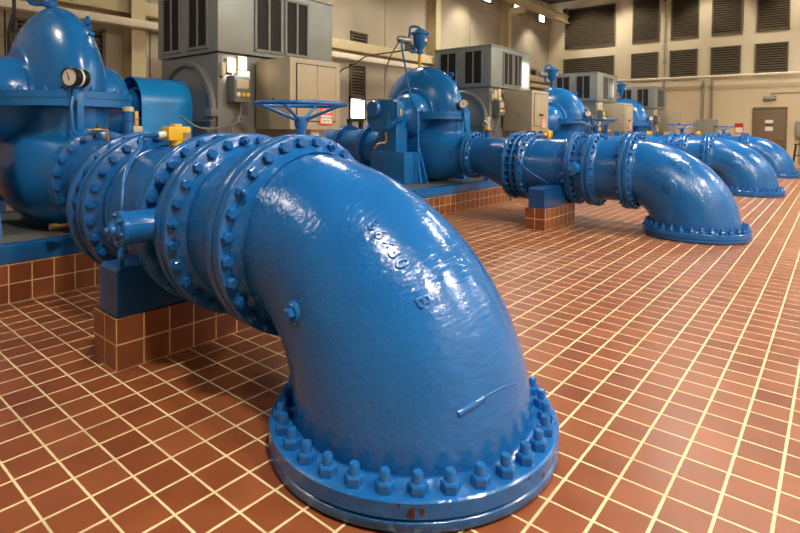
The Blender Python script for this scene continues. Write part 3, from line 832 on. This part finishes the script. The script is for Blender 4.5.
# ------------------------------------------------------------------ assemble the four lines
D = 5.506
OY = [0, -.03, 0, 0]
EL = ['huge glossy blue pipe elbow in the foreground bolted down to the tile floor',
      'second blue elbow from the camera, standing on open tile floor at right centre',
      'third blue elbow from the camera, just beyond the second one',
      'farthest blue elbow, in front of the brown door']
NEAR = ['the foreground elbow', 'the second elbow from the camera', 'the third elbow from the camera', 'the farthest elbow by the door']
PN = ['the nearest pump at the left edge', 'the second pump from the camera', 'the third pump from the camera', 'the farthest pump']
WX = [.50, .28, .30, .30]
for u in range(4):
    elbow(u, EL[u], R(38.5) if u == 0 else R(29), R(123) if u == 0 else R(141), R(180.5) if u == 0 else R(172))
    spool(u, 'short blue pipe spool bolted directly behind '+NEAR[u], .732, 1.192)
    valve(u, 'blue butterfly valve with handwheel behind '+NEAR[u], WX[u])
    spool(u, 'longer blue pipe spool with yellow switch behind '+NEAR[u], 1.438, 2.178, f0=.04, f1=.06, weld=True)
    coupling(u, 'blue coupling with tie rods, before the reducer of '+PN[u])
    reducer(u, 'blue tapered pipe reducer leading to '+PN[u])
    px0 = -.572 if u == 0 else -.99
    pedestal(u, 'low red brown tiled pedestal under the pipe behind '+NEAR[u], 'blue painted support block on tiled pedestal behind '+NEAR[u], px0, px0+.96)
    limit_switch(u, 'yellow position switch on top of the pipe behind '+NEAR[u])
    pump(u, ['large blue split case pump at the left edge, nearest of the row', 'second blue split case pump, domed casing above the foreground elbow', 'third blue pump dome, beside the second beige cabinet', 'farthest small blue pump dome below the far wall louvres'][u])
    suction_pipe(u, 'blue suction pipe on the wall side of '+PN[u])
    air_valve(u, 'small blue air release valve on top of '+PN[u])
    gauge(u, ['black round pressure gauge with white tape on the nearest pump', 'pressure gauge at the right of the second pump dome', 'pressure gauge on the third pump from the camera', 'pressure gauge on the farthest pump'][u], -.13 if u == 0 else -.07, -.87, 1.64 if u == 0 else 1.665)
    guard(u, 'rounded bright blue coupling guard between motor and '+PN[u])
    motor(u, ['big gray motor with galvanised vented cooler, nearest at top left', 'second gray motor with vented cooler, a sun patch on its side', 'third motor with dark vents beside the third pump dome', 'farthest gray motor below the far wall louvres'][u])
    cabinet(u, ['beige two door cabinet with danger sign behind the nearest blue handwheel', 'beige cabinet with danger sign in front of the second motor', 'beige cabinet with danger sign in front of the third motor', 'beige cabinet in front of the farthest motor'][u])
    control_box(u, 'gray control box with three push buttons on the side of '+['the nearest motor', 'the second motor', 'the third motor', 'the farthest motor'][u])
    if u: sample_valve(u, 'blue standpipe with yellow collar beside the reducer of '+PN[u])
    plinth(u, 'long low tiled plinth carrying '+PN[u], 'blue steel base frame on the plinth of '+PN[u], -1.45, 3.1)

# small things seen only on some lines
t = thing('brass_drain_valve', 'brass drain valve with yellow lever low beside the nearest pump', 'valve', (-.21, 3.05, .527))
bm = BM(); cyl(bm, (-.16, 0, 0), (.02, 0, 0), .016, seg=12); cyl(bm, (-.17, 0, 0), (-.12, 0, 0), .024, seg=12); cyl(bm, (-.02, 0, 0), (.05, 0, 0), .022, seg=8); cyl(bm, (.04, 0, 0), (.04, 0, .08), .014)
finish(bm, 'valve_body', 'brass', t)
bm = BM(); tube(bm, [(.01, 0, .02), (.0, -.015, .045), (-.02, -.03, .075)], .009, 8, 4); finish(bm, 'lever', 'yellow', t)
t = thing('brass_bleed_valve', 'small brass bleed valve pipe on top of the nearest reducer', 'valve', (-.03, 3.0, 1.142))
bm = BM(); cyl(bm, (.03, 0, -.01), (.03, 0, .04), .016, seg=12); tube(bm, [(.03, 0, .03), (.03, 0, .075), (.01, 0, .09), (-.12, 0, .09)], .010, 10, 5); cyl(bm, (-.07, 0, .09), (-.02, 0, .09), .017, seg=8)
finish(bm, 'bleed_pipe', 'brass', t)
bm = BM(); box(bm, -.05, -.04, -.03, .015, .105, .135, .003); cyl(bm, (-.045, 0, .1), (-.045, 0, .115), .008); finish(bm, 'lever', 'bronze', t)
t = thing('oil_pot', 'blue oil pot with beige cap beside the nearest pump', 'oil pot', (.27, 3.27, .406))
bm = BM(); cyl(bm, (0, 0, 0), (0, 0, .98), .042, seg=24)
for z in (.72, .82, .90): torus(bm, (0, 0, z), .042, .006, seg=24, ms=6)
finish(bm, 'pot_body', 'blue', t)
bm = BM(); lathe(bm, [(.98, .04), (.982, .046), (1.015, .046), (1.02, .038), (1.02, 0)], d=(0, 0, 1), seg=24); finish(bm, 'cap', 'cream_box', t)
t = thing('sight_glass', 'yellow strip sight glass at the open end of the nearest coupling guard', 'sight glass', (.575, 3.80, 1.27))
bm = BM(); box(bm, -.016, .016, -.012, .012, 0, .14, .004); finish(bm, 'glass_tube', 'yellow', t); bm = BM(); box(bm, -.022, .022, -.016, .016, .05, .075, .003); finish(bm, 'clip', 'steel', t)
bm = BM(); box(bm, -.07, .05, -.03, .05, -.075, -.004, .008); finish(bm, 'drip_cup', 'cream_box', t)
t = thing('white_grease_fitting', 'small white elbow fitting right of the nearest pump dome', 'fitting', (.42, 4.05, ZS+.06))
bm = BM(); cyl(bm, (0, 0, 0), (0, 0, .13), .02, seg=12); tube(bm, [(0, 0, .11), (-.01, 0, .16), (.03, -.01, .18), (.07, -.02, .16), (.075, -.02, .12)], .022, 10, 5); cyl(bm, (0, -.01, .15), (-.05, -.03, .21), .018, seg=10); finish(bm, 'fitting_body', 'white', t)
o = finish(cyl(BM(), (6.79, 3.12, 0), (6.79, 3.12, .6), .012, seg=10), 'thin_rod', 'blue'); tag(o, 'thin blue rod standing against the second tiled plinth', 'rod')
t = thing('bent_vent_pipe', 'short blue bent pipe with yellow bar beside the third beige cabinet', 'pipe', (12.26, 3.28, .406))
bm = BM(); tube(bm, [(0, 0, 0), (0, 0, .9), (0, 0, .98), (-.03, -.02, 1.02), (-.1, -.05, 1.03)], .045, 14, 5); finish(bm, 'pipe', 'blue', t)
bm = BM(); box(bm, .06, .55, -.03, .03, .83, .88, .01); cyl(bm, (0, 0, .855), (.08, 0, .855), .03, seg=12); finish(bm, 'yellow_bar', 'yellow', t)
# thin lines round the second pump
o = finish(tube(BM(), [(5.22, 4.32, 2.74), (5.1, 4.26, 2.64), (5.06, 4.13, 2.2), (4.95, 3.95, 1.8), (4.88, 3.76, 1.54), (4.86, 3.72, 1.3), (4.85, 3.70, .75), (4.84, 3.64, .42)], .017, 8, 6), 'blue_tube', 'pump_blue')
tag(o, 'thin blue tube running from air valve down the side of the second pump', 'tube')
o = finish(tube(BM(), [(5.24, 4.36, 2.80), (5.5, 4.7, 2.74), (5.66, 5.0, 2.55), (5.73, 5.14, 2.33), (5.71, 5.16, 1.9), (5.70, 5.16, .9)], .014, 8, 5), 'gray_conduit', 'conduit')
tag(o, 'thin gray conduit sloping down behind the second pump from its air valve', 'conduit')
o = finish(tube(BM(), [(5.40, 4.30, 2.62), (5.8, 5.0, 2.68), (6.6, 6.2, 2.82), (7.2, 7.1, 2.90), (7.8, 8.0, 2.86), (7.96, 8.6, 2.78), (7.96, 8.75, 2.6)], .014, 8, 4), 'thin_conduit', 'rubber')
tag(o, 'thin dark conduit from the second air valve back to the wall rail', 'conduit')
o = finish(tube(BM(), [(5.235, 4.6, 1.784), (5.5, 5.3, 1.795), (5.80, 6.04, 1.805)], .014, 8, 1), 'gray_rod', 'steel')
tag(o, 'thin level rod behind the second pump, in front of the bright pane', 'rod')
o = finish(tube(BM(), [(.18, 4.30, 2.50), (.28, 4.5, 2.62), (.42, 5.0, 3.0), (.45, 5.05, 7.1)], .014, 8, 6), 'hanging_cable', 'rubber')
tag(o, 'black cable rising right of the nearest air valve', 'cable')
o = finish(tube(BM(), [(-.016, 5.4, 1.55), (-.016, 5.4, 2.05), (-.014, 5.4, 2.24), (.023, 5.4, 2.43), (.033, 5.4, 2.62), (.03, 5.4, 7.1)], .018, 8, 6), 'hanging_hose', 'rubber')
tag(o, 'black hose hanging at the far left behind the nearest pump', 'hose')
t = thing('pump_end_drive', 'blue oil pump unit with round cover on the shaft end of the second pump', 'oil pump', (4.5, 4.05, ZS))
bm = BM(); lathe(bm, [(0, 0), (0, .20), (.06, .22), (.2, .22), (.2, 0)], (-.02, 0, -.05), (-1, 0, 0), 36); box(bm, -.2, -.05, -.30, .05, -.08, .22, .03); finish(bm, 'drive_body', 'pump_blue', t)
bm = BM(); lathe(bm, [(0, .13), (.05, .13), (.08, .11), (.08, 0)], (-.22, .05, .08), (-1, 0, 0), 32); finish(bm, 'round_cover', 'pump_blue', t)
bm = BM(); box(bm, -.19, -.07, -.36, -.29, -.04, .18, .01); finish(bm, 'side_bracket', 'pump_blue', t)
bm = BM(); tube(bm, [(-.15, -.1, -.27), (-.15, -.1, -.42), (-.25, -.05, -.44), (-.3, 0, -.52)], .018, 8, 4); finish(bm, 'drain_pipe', 'brass', t)
bm = BM(); box(bm, -.12, -.09, -.366, -.36, -.02, .08); finish(bm, 'tag', 'yellow', t)
# the black post stand in front of the left wall
t = thing('black_post_stand', 'black square framed stand left of the second pump, under the bright pane', 'stand', (7.145, 7.5, 0))
for x in (0, .385):
    bm = BM(); box(bm, x-.045, x+.045, -.045, .045, 0, 1.43, .004); finish(bm, 'post', 'black', t)
bm = BM(); box(bm, -.06, .445, -.05, .05, 1.43, 1.485, .004); finish(bm, 'top_rail', 'black', t)

# ------------------------------------------------------------------ the room
XF, YL, YR, XB, ZC = 22.0, 9.2, -7.0, -7.0, 7.15
bm = BM(); box(bm, XB, XF, YR, YL, -.12, 0); o = struct(finish(bm, 'floor', 'floor_tiles'))
bm = BM(); box(bm, XB-.2, XF+.2, YR-.2, YL+.2, ZC, ZC+.15); struct(finish(bm, 'ceiling', 'ceiling'))
bm = BM(); box(bm, XF, XF+.2, YR-.2, YL+.2, 3.05, ZC); struct(finish(bm, 'wall_far', 'far_wall'))
bm = BM(); box(bm, XF-.03, XF+.2, YR-.2, YL+.2, -.02, 3.05); struct(finish(bm, 'wall_far', 'low_wall'))
bm = BM(); box(bm, XB-.2, XB, YR-.2, YL+.2, 0, ZC); struct(finish(bm, 'wall_back', 'concrete'))
# left wall: precast panels with joints
bm = BM(); box(bm, XB, XF, YL+.03, YL+.2, 0, ZC); struct(finish(bm, 'wall_left', 'louver_gap'))
edges = [XB, -4.4, -1.6, .9, 3.27, 5.6, 8.0, 10.32, 12.7, 15.07, 17.45, 19.81, XF]
bm = BM()
for a, b in zip(edges, edges[1:]): box(bm, a+.012, b-.012, YL, YL+.05, 0, ZC)
struct(finish(bm, 'wall_left', 'concrete'))
bm = BM(); box(bm, XB, XF, YL-.03, YL, 5.75, 5.79); struct(finish(bm, 'trim_1', 'concrete'))
# right wall with three unseen openings added to shape the sun patches
SUN = Vector((.10, -1, .40))
def hole(p):
    k = (p[1]-YR)/1.0; return (p[0]+SUN.x*k, p[2]+SUN.z*k)
holes = []
for p, w, h in (((7.93, 3.48, 2.33), .36, .50), ((1.47, 3.44, 1.89), .22, .24), ((13.20, 3.46, 2.38), .40, .40)):
    x, z = hole(p); holes.append((x-w/2, x+w/2, z-h/2, z+h/2))
holes.sort(); bm = BM(); x = XB
for a, b, z0, z1 in holes:
    box(bm, x, a, YR-.06, YR, 0, ZC); box(bm, a, b, YR-.06, YR, 0, z0); box(bm, a, b, YR-.06, YR, z1, ZC); x = b
box(bm, x, XF, YR-.06, YR, 0, ZC)
struct(finish(bm, 'wall_right', 'far_wall', smooth=20))
wn = 0
for x in (3.2, 6.3, 9.8, 15.2, 18.2):
    wn += 1
    bm = BM(); box(bm, x, x+1.9, YR, YR+.02, 5.2, 6.8); w = struct(finish(bm, 'window_%d' % wn, 'daylight'))
    bm = BM()
    for i in range(4): box(bm, x-.03+i*.633, x+.03+i*.633, YR, YR+.06, 5.17, 6.83)
    for z in (5.2, 6.0, 6.8): box(bm, x-.03, x+1.93, YR, YR+.06, z-.03, z+.03)
    f = finish(bm, 'window_frame', 'cream_steel', w)
# louvres
def louvre(name, ax, a0, a1, z0, z1, wall, s, group, label):
    """ax: horizontal axis; wall: plane; s: outward sign"""
    t = thing(name, label, 'louvre', (wall, a0, z0) if ax == 'y' else (a0, wall, z0), 0, group)
    W, H = a1-a0, z1-z0
    def bx(bm, p0, p1, q0, q1, d0, d1):
        d0, d1 = sorted((d0*s, d1*s))
        if ax == 'x': box(bm, p0, p1, d0, d1, q0, q1)
        else: box(bm, d0, d1, p0, p1, q0, q1)
    bm = BM(); bx(bm, 0, W, 0, H, .002, .012); finish(bm, 'backing', 'louver_gap', t)
    bm = BM(); f = .05
    bx(bm, 0, W, 0, f, .002, .07); bx(bm, 0, W, H-f, H, .002, .07); bx(bm, 0, f, 0, H, .002, .07); bx(bm, W-f, W, 0, H, .002, .07); finish(bm, 'frame', 'louver', t)
    bm = BM(); n = max(3, int(H/.092))
    for k in range(n):
        z = f+(H-2*f)*(k+.5)/n; h = (H-2*f)/n
        vs = []
        for p in (f, W-f):
            for d, zz in ((.014, z+h*.30), (.06, z-h*.30), (.066, z-h*.36), (.02, z+h*.24)):
                vs.append(bm.verts.new((p, d*s, zz) if ax == 'x' else (d*s, p, zz)))
        a, b = vs[:4], vs[4:]
        bm.faces.new(a); bm.faces.new(b[::-1])
        for i in range(4): bm.faces.new((a[i], a[(i+1) % 4], b[(i+1) % 4], b[i]))
    finish(bm, 'slats', 'louver', t, smooth=20)
    return t
UP = [(6.19, 8.42, 'wide upper louvre next to the left corner of the far wall'), (4.43, 5.47, 'second upper louvre from the left corner of the far wall'), (2.98, 3.98, 'third upper louvre from the left corner of the far wall'), (1.53, 2.54, 'fourth upper louvre from the left corner of the far wall'), (.08, 1.08, 'upper louvre above the brown door'), (-1.4, -.4, 'upper louvre right of the brown door, beyond the frame')]
LO = [(6.22, 8.47, 'wide lower louvre next to the left corner, behind the third motor'), (4.45, 5.50, 'second lower louvre from the left corner of the far wall'), (3.0, 4.0, 'third lower louvre from the left corner of the far wall'), (1.56, 2.55, 'fourth lower louvre from the left corner of the far wall'), (.10, 1.10, 'lower louvre directly above the brown door'), (-1.4, -.4, 'lower louvre right of the brown door, beyond the frame')]
for a, b, l in UP[:5]: louvre('wall_louvre', 'y', a, b, 4.97, 6.76, XF, -1, 'far wall louvres', l)
for a, b, l in LO[:5]: louvre('wall_louvre', 'y', a, b, 3.42, 4.52, XF, -1, 'far wall louvres', l)
louvre('wall_louvre', 'x', 1.0, 2.42, 1.3, 3.05, YL, -1, 'left wall louvres', 'dark louvre on left wall behind the nearest pump dome')
louvre('wall_louvre', 'x', 8.83, 9.44, 2.12, 3.06, YL, -1, 'left wall louvres', 'narrow dark louvre above the bright pane on the left wall')
louvre('wall_louvre', 'x', 8.85, 9.5, 3.62, 3.98, YL, -1, 'left wall louvres', 'small dark vent above the beige rail, over the narrow louvre')
louvre('wall_louvre', 'x', 11.3, 11.75, 3.6, 3.95, YL, -1, 'left wall louvres', 'small dark vent behind the second air valve')
louvre('wall_louvre', 'x', 20.0, 20.6, 3.55, 3.95, YL, -1, 'left wall louvres', 'small dark vent on left wall near the far corner')
# bright pane below the narrow louvre, and the three high square windows
def pane(n, x0, x1, z0, z1):
    bm = BM(); box(bm, x0, x1, YL-.03, YL-.01, z0, z1); w = struct(finish(bm, 'window_%d' % n, 'daylight'))
    bm = BM()
    for a, b, c, d in ((x0-.05, x0, z0-.05, z1+.05), (x1, x1+.05, z0-.05, z1+.05), (x0-.05, x1+.05, z0-.05, z0), (x0-.05, x1+.05, z1, z1+.05)): box(bm, a, b, YL-.05, YL, c, d)
    finish(bm, 'window_frame', 'black', w)
pane(21, 8.86, 9.42, 1.56, 2.09)
for k, (a, b) in enumerate(((15.9, 16.5), (18.4, 19.0), (20.8, 21.35))): pane(22+k, a, b, 6.18, 6.58)
# columns against the left wall
for k, x in enumerate((2.9, 12.6, 17.5, -6.5)):
    t = thing('steel_column', ['cream steel column behind the nearest coupling guard', 'cream steel column left of the second motor', 'cream steel column above the second motor', 'cream steel column at the rear, outside the frame'][k], 'column', (x, YL, 0), 0, 'cream columns on the left wall')
    bm = BM(); box(bm, -.13, .13, -.34, -.32, 0, ZC); box(bm, -.13, .13, -.02, 0, 0, ZC); finish(bm, 'flange', 'cream_steel', t)
    bm = BM(); box(bm, -.012, .012, -.32, -.02, 0, ZC); finish(bm, 'web', 'cream_steel', t)
    bm = BM(); box(bm, -.2, .2, -.4, 0, 0, .03); finish(bm, 'base_plate', 'cream_steel', t)
bm = BM(); box(bm, XB, XF, YL-.22, YL-.005, 3.40, 3.66, .01); o = finish(bm, 'wall_girt', 'cream_steel'); tag(o, 'beige horizontal beam along the left wall, upper of the two', 'beam')
bm = BM(); box(bm, XB, XF, YL-.55, YL-.35, 3.10, 3.24, .02); o = finish(bm, 'service_rail', 'white_steel'); tag(o, 'pale horizontal rail along the left wall, in front of the columns', 'rail')
bm = BM(); box(bm, XB, 21.9, 8.18, 8.42, 6.10, 6.14); box(bm, XB, 21.9, 8.28, 8.32, 6.14, 6.40); box(bm, XB, 21.9, 8.18, 8.42, 6.40, 6.44); 
for x in (2.9, 12.6, 17.5, -6.5): box(bm, x-.1, x+.1, 8.2, 8.85, 5.86, 6.10)
o = finish(bm, 'crane_girder', 'cream_steel'); tag(o, 'cream crane runway girder high along the left wall', 'crane beam')
t = thing('rail_stop', 'dark end stop on top of the crane girder at the far wall', 'rail stop', (21.75, 8.3, 6.44)); bm = BM(); box(bm, -.1, .1, -.1, .1, 0, .32, .01); finish(bm, 'stop_block', 'bronze', t); bm = BM(); cyl(bm, (-.1, 0, .2), (-.18, 0, .2), .07, seg=16); finish(bm, 'buffer', 'black', t)
# far wall pipe, ledge, conduits, panel, camera, light, door
bm = BM(); cyl(bm, (XF-.2, YR+.1, 3.345), (XF-.2, 8.6, 3.40), .055, seg=20)
for y in (-1, .6, 2.1, 4.3, 6.4): cyl(bm, (XF-.2, y-.03, 3.35+.006*y), (XF-.2, y+.03, 3.35+.006*y), .068, seg=16)
for y in (.25, 2.6, 5.2): box(bm, XF-.22, XF-.02, y-.02, y+.02, 3.26, 3.3)
o = finish(bm, 'header_pipe', 'white_steel'); tag(o, 'pale horizontal pipe along the far wall below the louvres', 'pipe')
bm = BM(); box(bm, XF-.05, XF-.031, YR+.05, YL-.05, 2.90, 3.02, .006); struct(finish(bm, 'trim_2', 'low_wall'))
t = thing('wall_panel_box', 'gray electrical panel below two conduits on the far wall', 'electrical panel', (XF-.03, 2.6, .85)); bm = BM(); box(bm, -.2, 0, -.35, .36, 0, .88, .01); finish(bm, 'panel_body', 'panel_gray', t); bm = BM(); box(bm, -.212, -.2, -.31, .32, .04, .84, .004); d = finish(bm, 'panel_door', 'panel_gray', t); bm = BM(); box(bm, -.235, -.212, -.27, -.24, .4, .5, .004); finish(bm, 'latch', 'black', d)
for k, y in enumerate((2.76, 2.45)):
    bm = BM(); cyl(bm, (XF-.12, y, 1.733), (XF-.12, y, 3.28), .032, seg=14)
    for z in (1.80, 2.05, 2.65, 3.1): cyl(bm, (XF-.12, y, z), (XF-.12, y, z+.05), .05, seg=12)
    o = finish(bm, 'wall_conduit', 'conduit'); tag(o, ['left one of the two vertical conduits above the gray panel', 'right one of the two vertical conduits above the gray panel'][k], 'conduit', 'conduits above the gray panel')
bm = BM(); cyl(bm, (XF-.06, 4.19, 2.2), (XF-.06, 4.19, 6.5), .022, seg=12); cyl(bm, (XF-.06, 4.19, 4.0), (XF-.06, 4.19, 4.18), .05, seg=12); o = finish(bm, 'camera_conduit', 'conduit'); tag(o, 'thin vertical conduit between two louvres below the camera', 'conduit')
t = thing('security_camera', 'small boxed camera high between two upper louvres', 'camera', (XF-.02, 4.19, 6.5)); bm = BM(); box(bm, -.12, .015, -.12, .12, 0, .24, .01); finish(bm, 'camera_box', 'cream_box', t); bm = BM(); lathe(bm, [(0, .07), (.05, .065), (.08, .04), (.08, 0)], (-.12, 0, .1), (-1, 0, 0), 20); finish(bm, 'lens_dome', 'black', t)
t = thing('wall_light', 'oval bulkhead lamp above the brown door', 'wall lamp', (XF-.03, .62, 2.49)); bm = BM(); loft(bm, [(-.2, -.06, 0, .03, .03, 2), (-.17, -.06, 0, .055, .06, 2), (0, -.06, 0, .07, .085, 2.2), (.17, -.06, 0, .055, .06, 2), (.2, -.06, 0, .03, .03, 2)], 24); finish(bm, 'lamp_glass', 'panel_gray', t); bm = BM(); box(bm, -.03, .0, -.2, .2, -.08, .08, .01); finish(bm, 'lamp_base', 'bronze', t)
o = finish(tube(BM(), [(XF-.05, .58, 2.57), (XF-.05, .5, 2.65), (XF-.05, .3, 2.68), (XF-.05, -3, 2.70)], .014, 8, 4), 'lamp_conduit', 'conduit'); tag(o, 'thin horizontal conduit running right from the lamp above the door', 'conduit')
# door
bm = BM(); box(bm, XF-.075, XF-.035, .14, 1.07, .005, 2.10, .004); dr = struct(finish(bm, 'door_1', 'door_brown'))
bm = BM(); box(bm, XF-.09, XF-.032, 1.07, 1.125, 0, 2.17); box(bm, XF-.09, XF-.032, .085, .14, 0, 2.17); box(bm, XF-.09, XF-.032, .14, 1.07, 2.105, 2.17); struct(finish(bm, 'trim_3', 'door_frame'))
bm = BM(); cyl(bm, (XF-.075, .22, 1.0), (XF-.13, .22, 1.0), .03, seg=14); box(bm, XF-.14, XF-.12, .2, .34, .985, 1.015, .004); finish(bm, 'door_handle', 'steel', dr)
RF90 = (PI/2, 0, -PI/2)
for z0, z1, mt, txt, tm in ((1.58, 1.70, 'white', 'NOTICE', 'red'), (1.50, 1.56, 'ink', 'DOOR', 'white'), (1.30, 1.45, 'white', 'EXIT', 'red')):
    bm = BM(); box(bm, XF-.078, XF-.0752, .50, .74, z0, z1); s = finish(bm, 'door_sign', mt, dr)
t = thing('wall_notice', 'red and white notice on the far wall left of the door', 'sign', (XF-.034, 1.56, 1.20)); bm = BM(); box(bm, -.008, 0, -.14, .14, 0, .38); finish(bm, 'sign_board', 'red', t); bm = BM(); box(bm, -.0095, -.008, -.115, .115, .03, .22); finish(bm, 'white_panel', 'white', t)
t = thing('gray_wall_box', 'gray electrical box on the far wall right of the door', 'electrical panel', (XF-.03, -.4, 1.1)); bm = BM(); box(bm, -.16, 0, -.22, .22, 0, .56, .01); finish(bm, 'box_body', 'panel_gray', t); bm = BM(); box(bm, -.17, -.16, -.19, .19, .03, .53, .004); finish(bm, 'box_cover', 'panel_gray', t); bm = BM(); cyl(bm, (-.08, .1, -1.0), (-.08, .1, 0), .02); finish(bm, 'conduit_drop', 'conduit', t)
t = thing('utility_stand', 'black tubular stand on the floor right of the door', 'stand', (19.6, -.6, 0))
bm = BM(); box(bm, -.22, .22, -.35, .35, .86, .89, .004); finish(bm, 'top_shelf', 'black', t)
bm = BM(); box(bm, -.2, .2, -.33, .33, .50, .52, .004); finish(bm, 'lower_shelf', 'black', t)
for sx in (-1, 1):
    for sy in (-1, 1):
        bm = BM(); cyl(bm, (sx*.26, sy*.38, 0), (sx*.19, sy*.3, .87), .018, seg=10); finish(bm, 'leg', 'black', t)

# ------------------------------------------------------------------ lamps
LK = 1.0
LAMPS = [(-1.15, -1.85, 215, 'above the foreground elbow'), (.6, -5.4, 290, 'across from the nearest pump, added to brighten it'), (4.4, -5.6, 320, 'near the windows across from the second line'), (7.0, -1.2, 200, 'in front of the second line'), (11.6, 1.2, 220, 'between the third and second lines'),  # the lamp across from the nearest pump is added to light its front
         (12.5, -5.6, 340, 'near the windows across from the third line'), (17.2, -1.6, 280, 'in front of the farthest line'),
         (-3.9, 5.5, 110, 'behind the photographer on the wall side'), (13.5, 6.4, 180, 'above the third motor'), (6.2, 7.0, 180, 'above the second motor')]
for x, y, en, wh in LAMPS:
    t = thing('high_bay_lamp', 'round high bay lamp hanging '+wh, 'ceiling lamp', (x, y, 6.5), 0, 'high bay lamps')
    bm = BM(); lathe(bm, [(0, .34), (.02, .345), (.12, .28), (.26, .14), (.30, .1), (.42, .1), (.42, 0)], d=(0, 0, 1), seg=32); finish(bm, 'reflector', 'steel', t)
    bm = BM(); cyl(bm, (0, 0, .42), (0, 0, .65), .012); finish(bm, 'stem', 'steel', t)
    bm = BM(); lathe(bm, [(.012, .33), (.012, 0)], d=(0, 0, 1), seg=32); finish(bm, 'diffuser', 'lamp_glow', t)
    li = bpy.data.lights.new('high_bay', 'AREA'); li.shape = 'DISK'; li.size = .66; li.energy = en; li.color = (1, .92, .80); li.spread = R(160 if y < -5 else 145)
    lo = bpy.data.objects.new('high_bay_light', li); COL.objects.link(lo); lo.location = (0, 0, -.01); lo.parent = t
def spot(name, loc, to, energy, ang, col=(1, .90, .74), blend=.6, size=.15):
    li = bpy.data.lights.new(name, 'SPOT'); li.energy = energy; li.spot_size = R(ang); li.spot_blend = blend; li.color = col; li.shadow_soft_size = size
    o = bpy.data.objects.new(name, li); COL.objects.link(o); o.location = loc
    o.rotation_euler = (Vector(to)-Vector(loc)).to_track_quat('-Z', 'Y').to_euler()
for x in (14.4, 19.9): spot('wall_washer', (x, 8.1, 5.9), (x+.1, 9.2, 4.2), 130, 95)
for y, e_ in ((7.4, 240), (5.6, 240), (2.6, 200), (-.4, 200)): spot('wall_washer', (20.2, y, 7.0), (22, y-.2, 3.9), e_, 95)
for x in (6.5, 10.6): spot('wall_washer', (x, 7.4, 7.0), (x, 9.2, 3.6), 200, 95)
su = bpy.data.lights.new('sun', 'SUN'); su.energy = 22; su.angle = R(.6); su.color = (1, .95, .85)
so = bpy.data.objects.new('sun', su); COL.objects.link(so); so.location = (5, -20, 12); so.rotation_euler = (-SUN).to_track_quat('-Z', 'Y').to_euler()
w = bpy.data.worlds.new('sky'); SC.world = w; w.use_nodes = True
bg = w.node_tree.nodes['Background']; bg.inputs[0].default_value = (.75, .85, 1, 1); bg.inputs[1].default_value = .6

# ------------------------------------------------------------------ camera
F, PY, YAW, PIT, ROL = 531.85, 143.2, .6889, .0263, -.0078
f = Vector((math.cos(YAW)*math.cos(PIT), math.sin(YAW)*math.cos(PIT), -math.sin(PIT)))
r = Vector((math.sin(YAW), -math.cos(YAW), 0)); d = f.cross(r)
if d.z > 0: d = -d
c, s = math.cos(ROL), math.sin(ROL)
r2 = r*c+d*s; d2 = d*c-r*s
cam = bpy.data.cameras.new('camera'); cam.sensor_width = 36; cam.sensor_fit = 'HORIZONTAL'; cam.lens = 36*F/800
cam.shift_x = 0; cam.shift_y = (PY-266.5)/800; cam.clip_start = .05
co = bpy.data.objects.new('camera', cam); COL.objects.link(co)
m = Matrix.Identity(4)
for i in range(3): m[i][0], m[i][1], m[i][2] = r2[i], -d2[i], -f[i]
m.translation = Vector((-1.7307, -1.3437, 1.2556)); co.matrix_world = m
cam.dof.use_dof = True; cam.dof.focus_distance = 2.7; cam.dof.aperture_fstop = 6.3
SC.camera = co
SC.view_settings.view_transform = 'Standard'; SC.view_settings.look = 'None'
SC.view_settings.gamma = 1; SC.view_settings.use_curve_mapping = False
SC.view_settings.exposure = 0.03
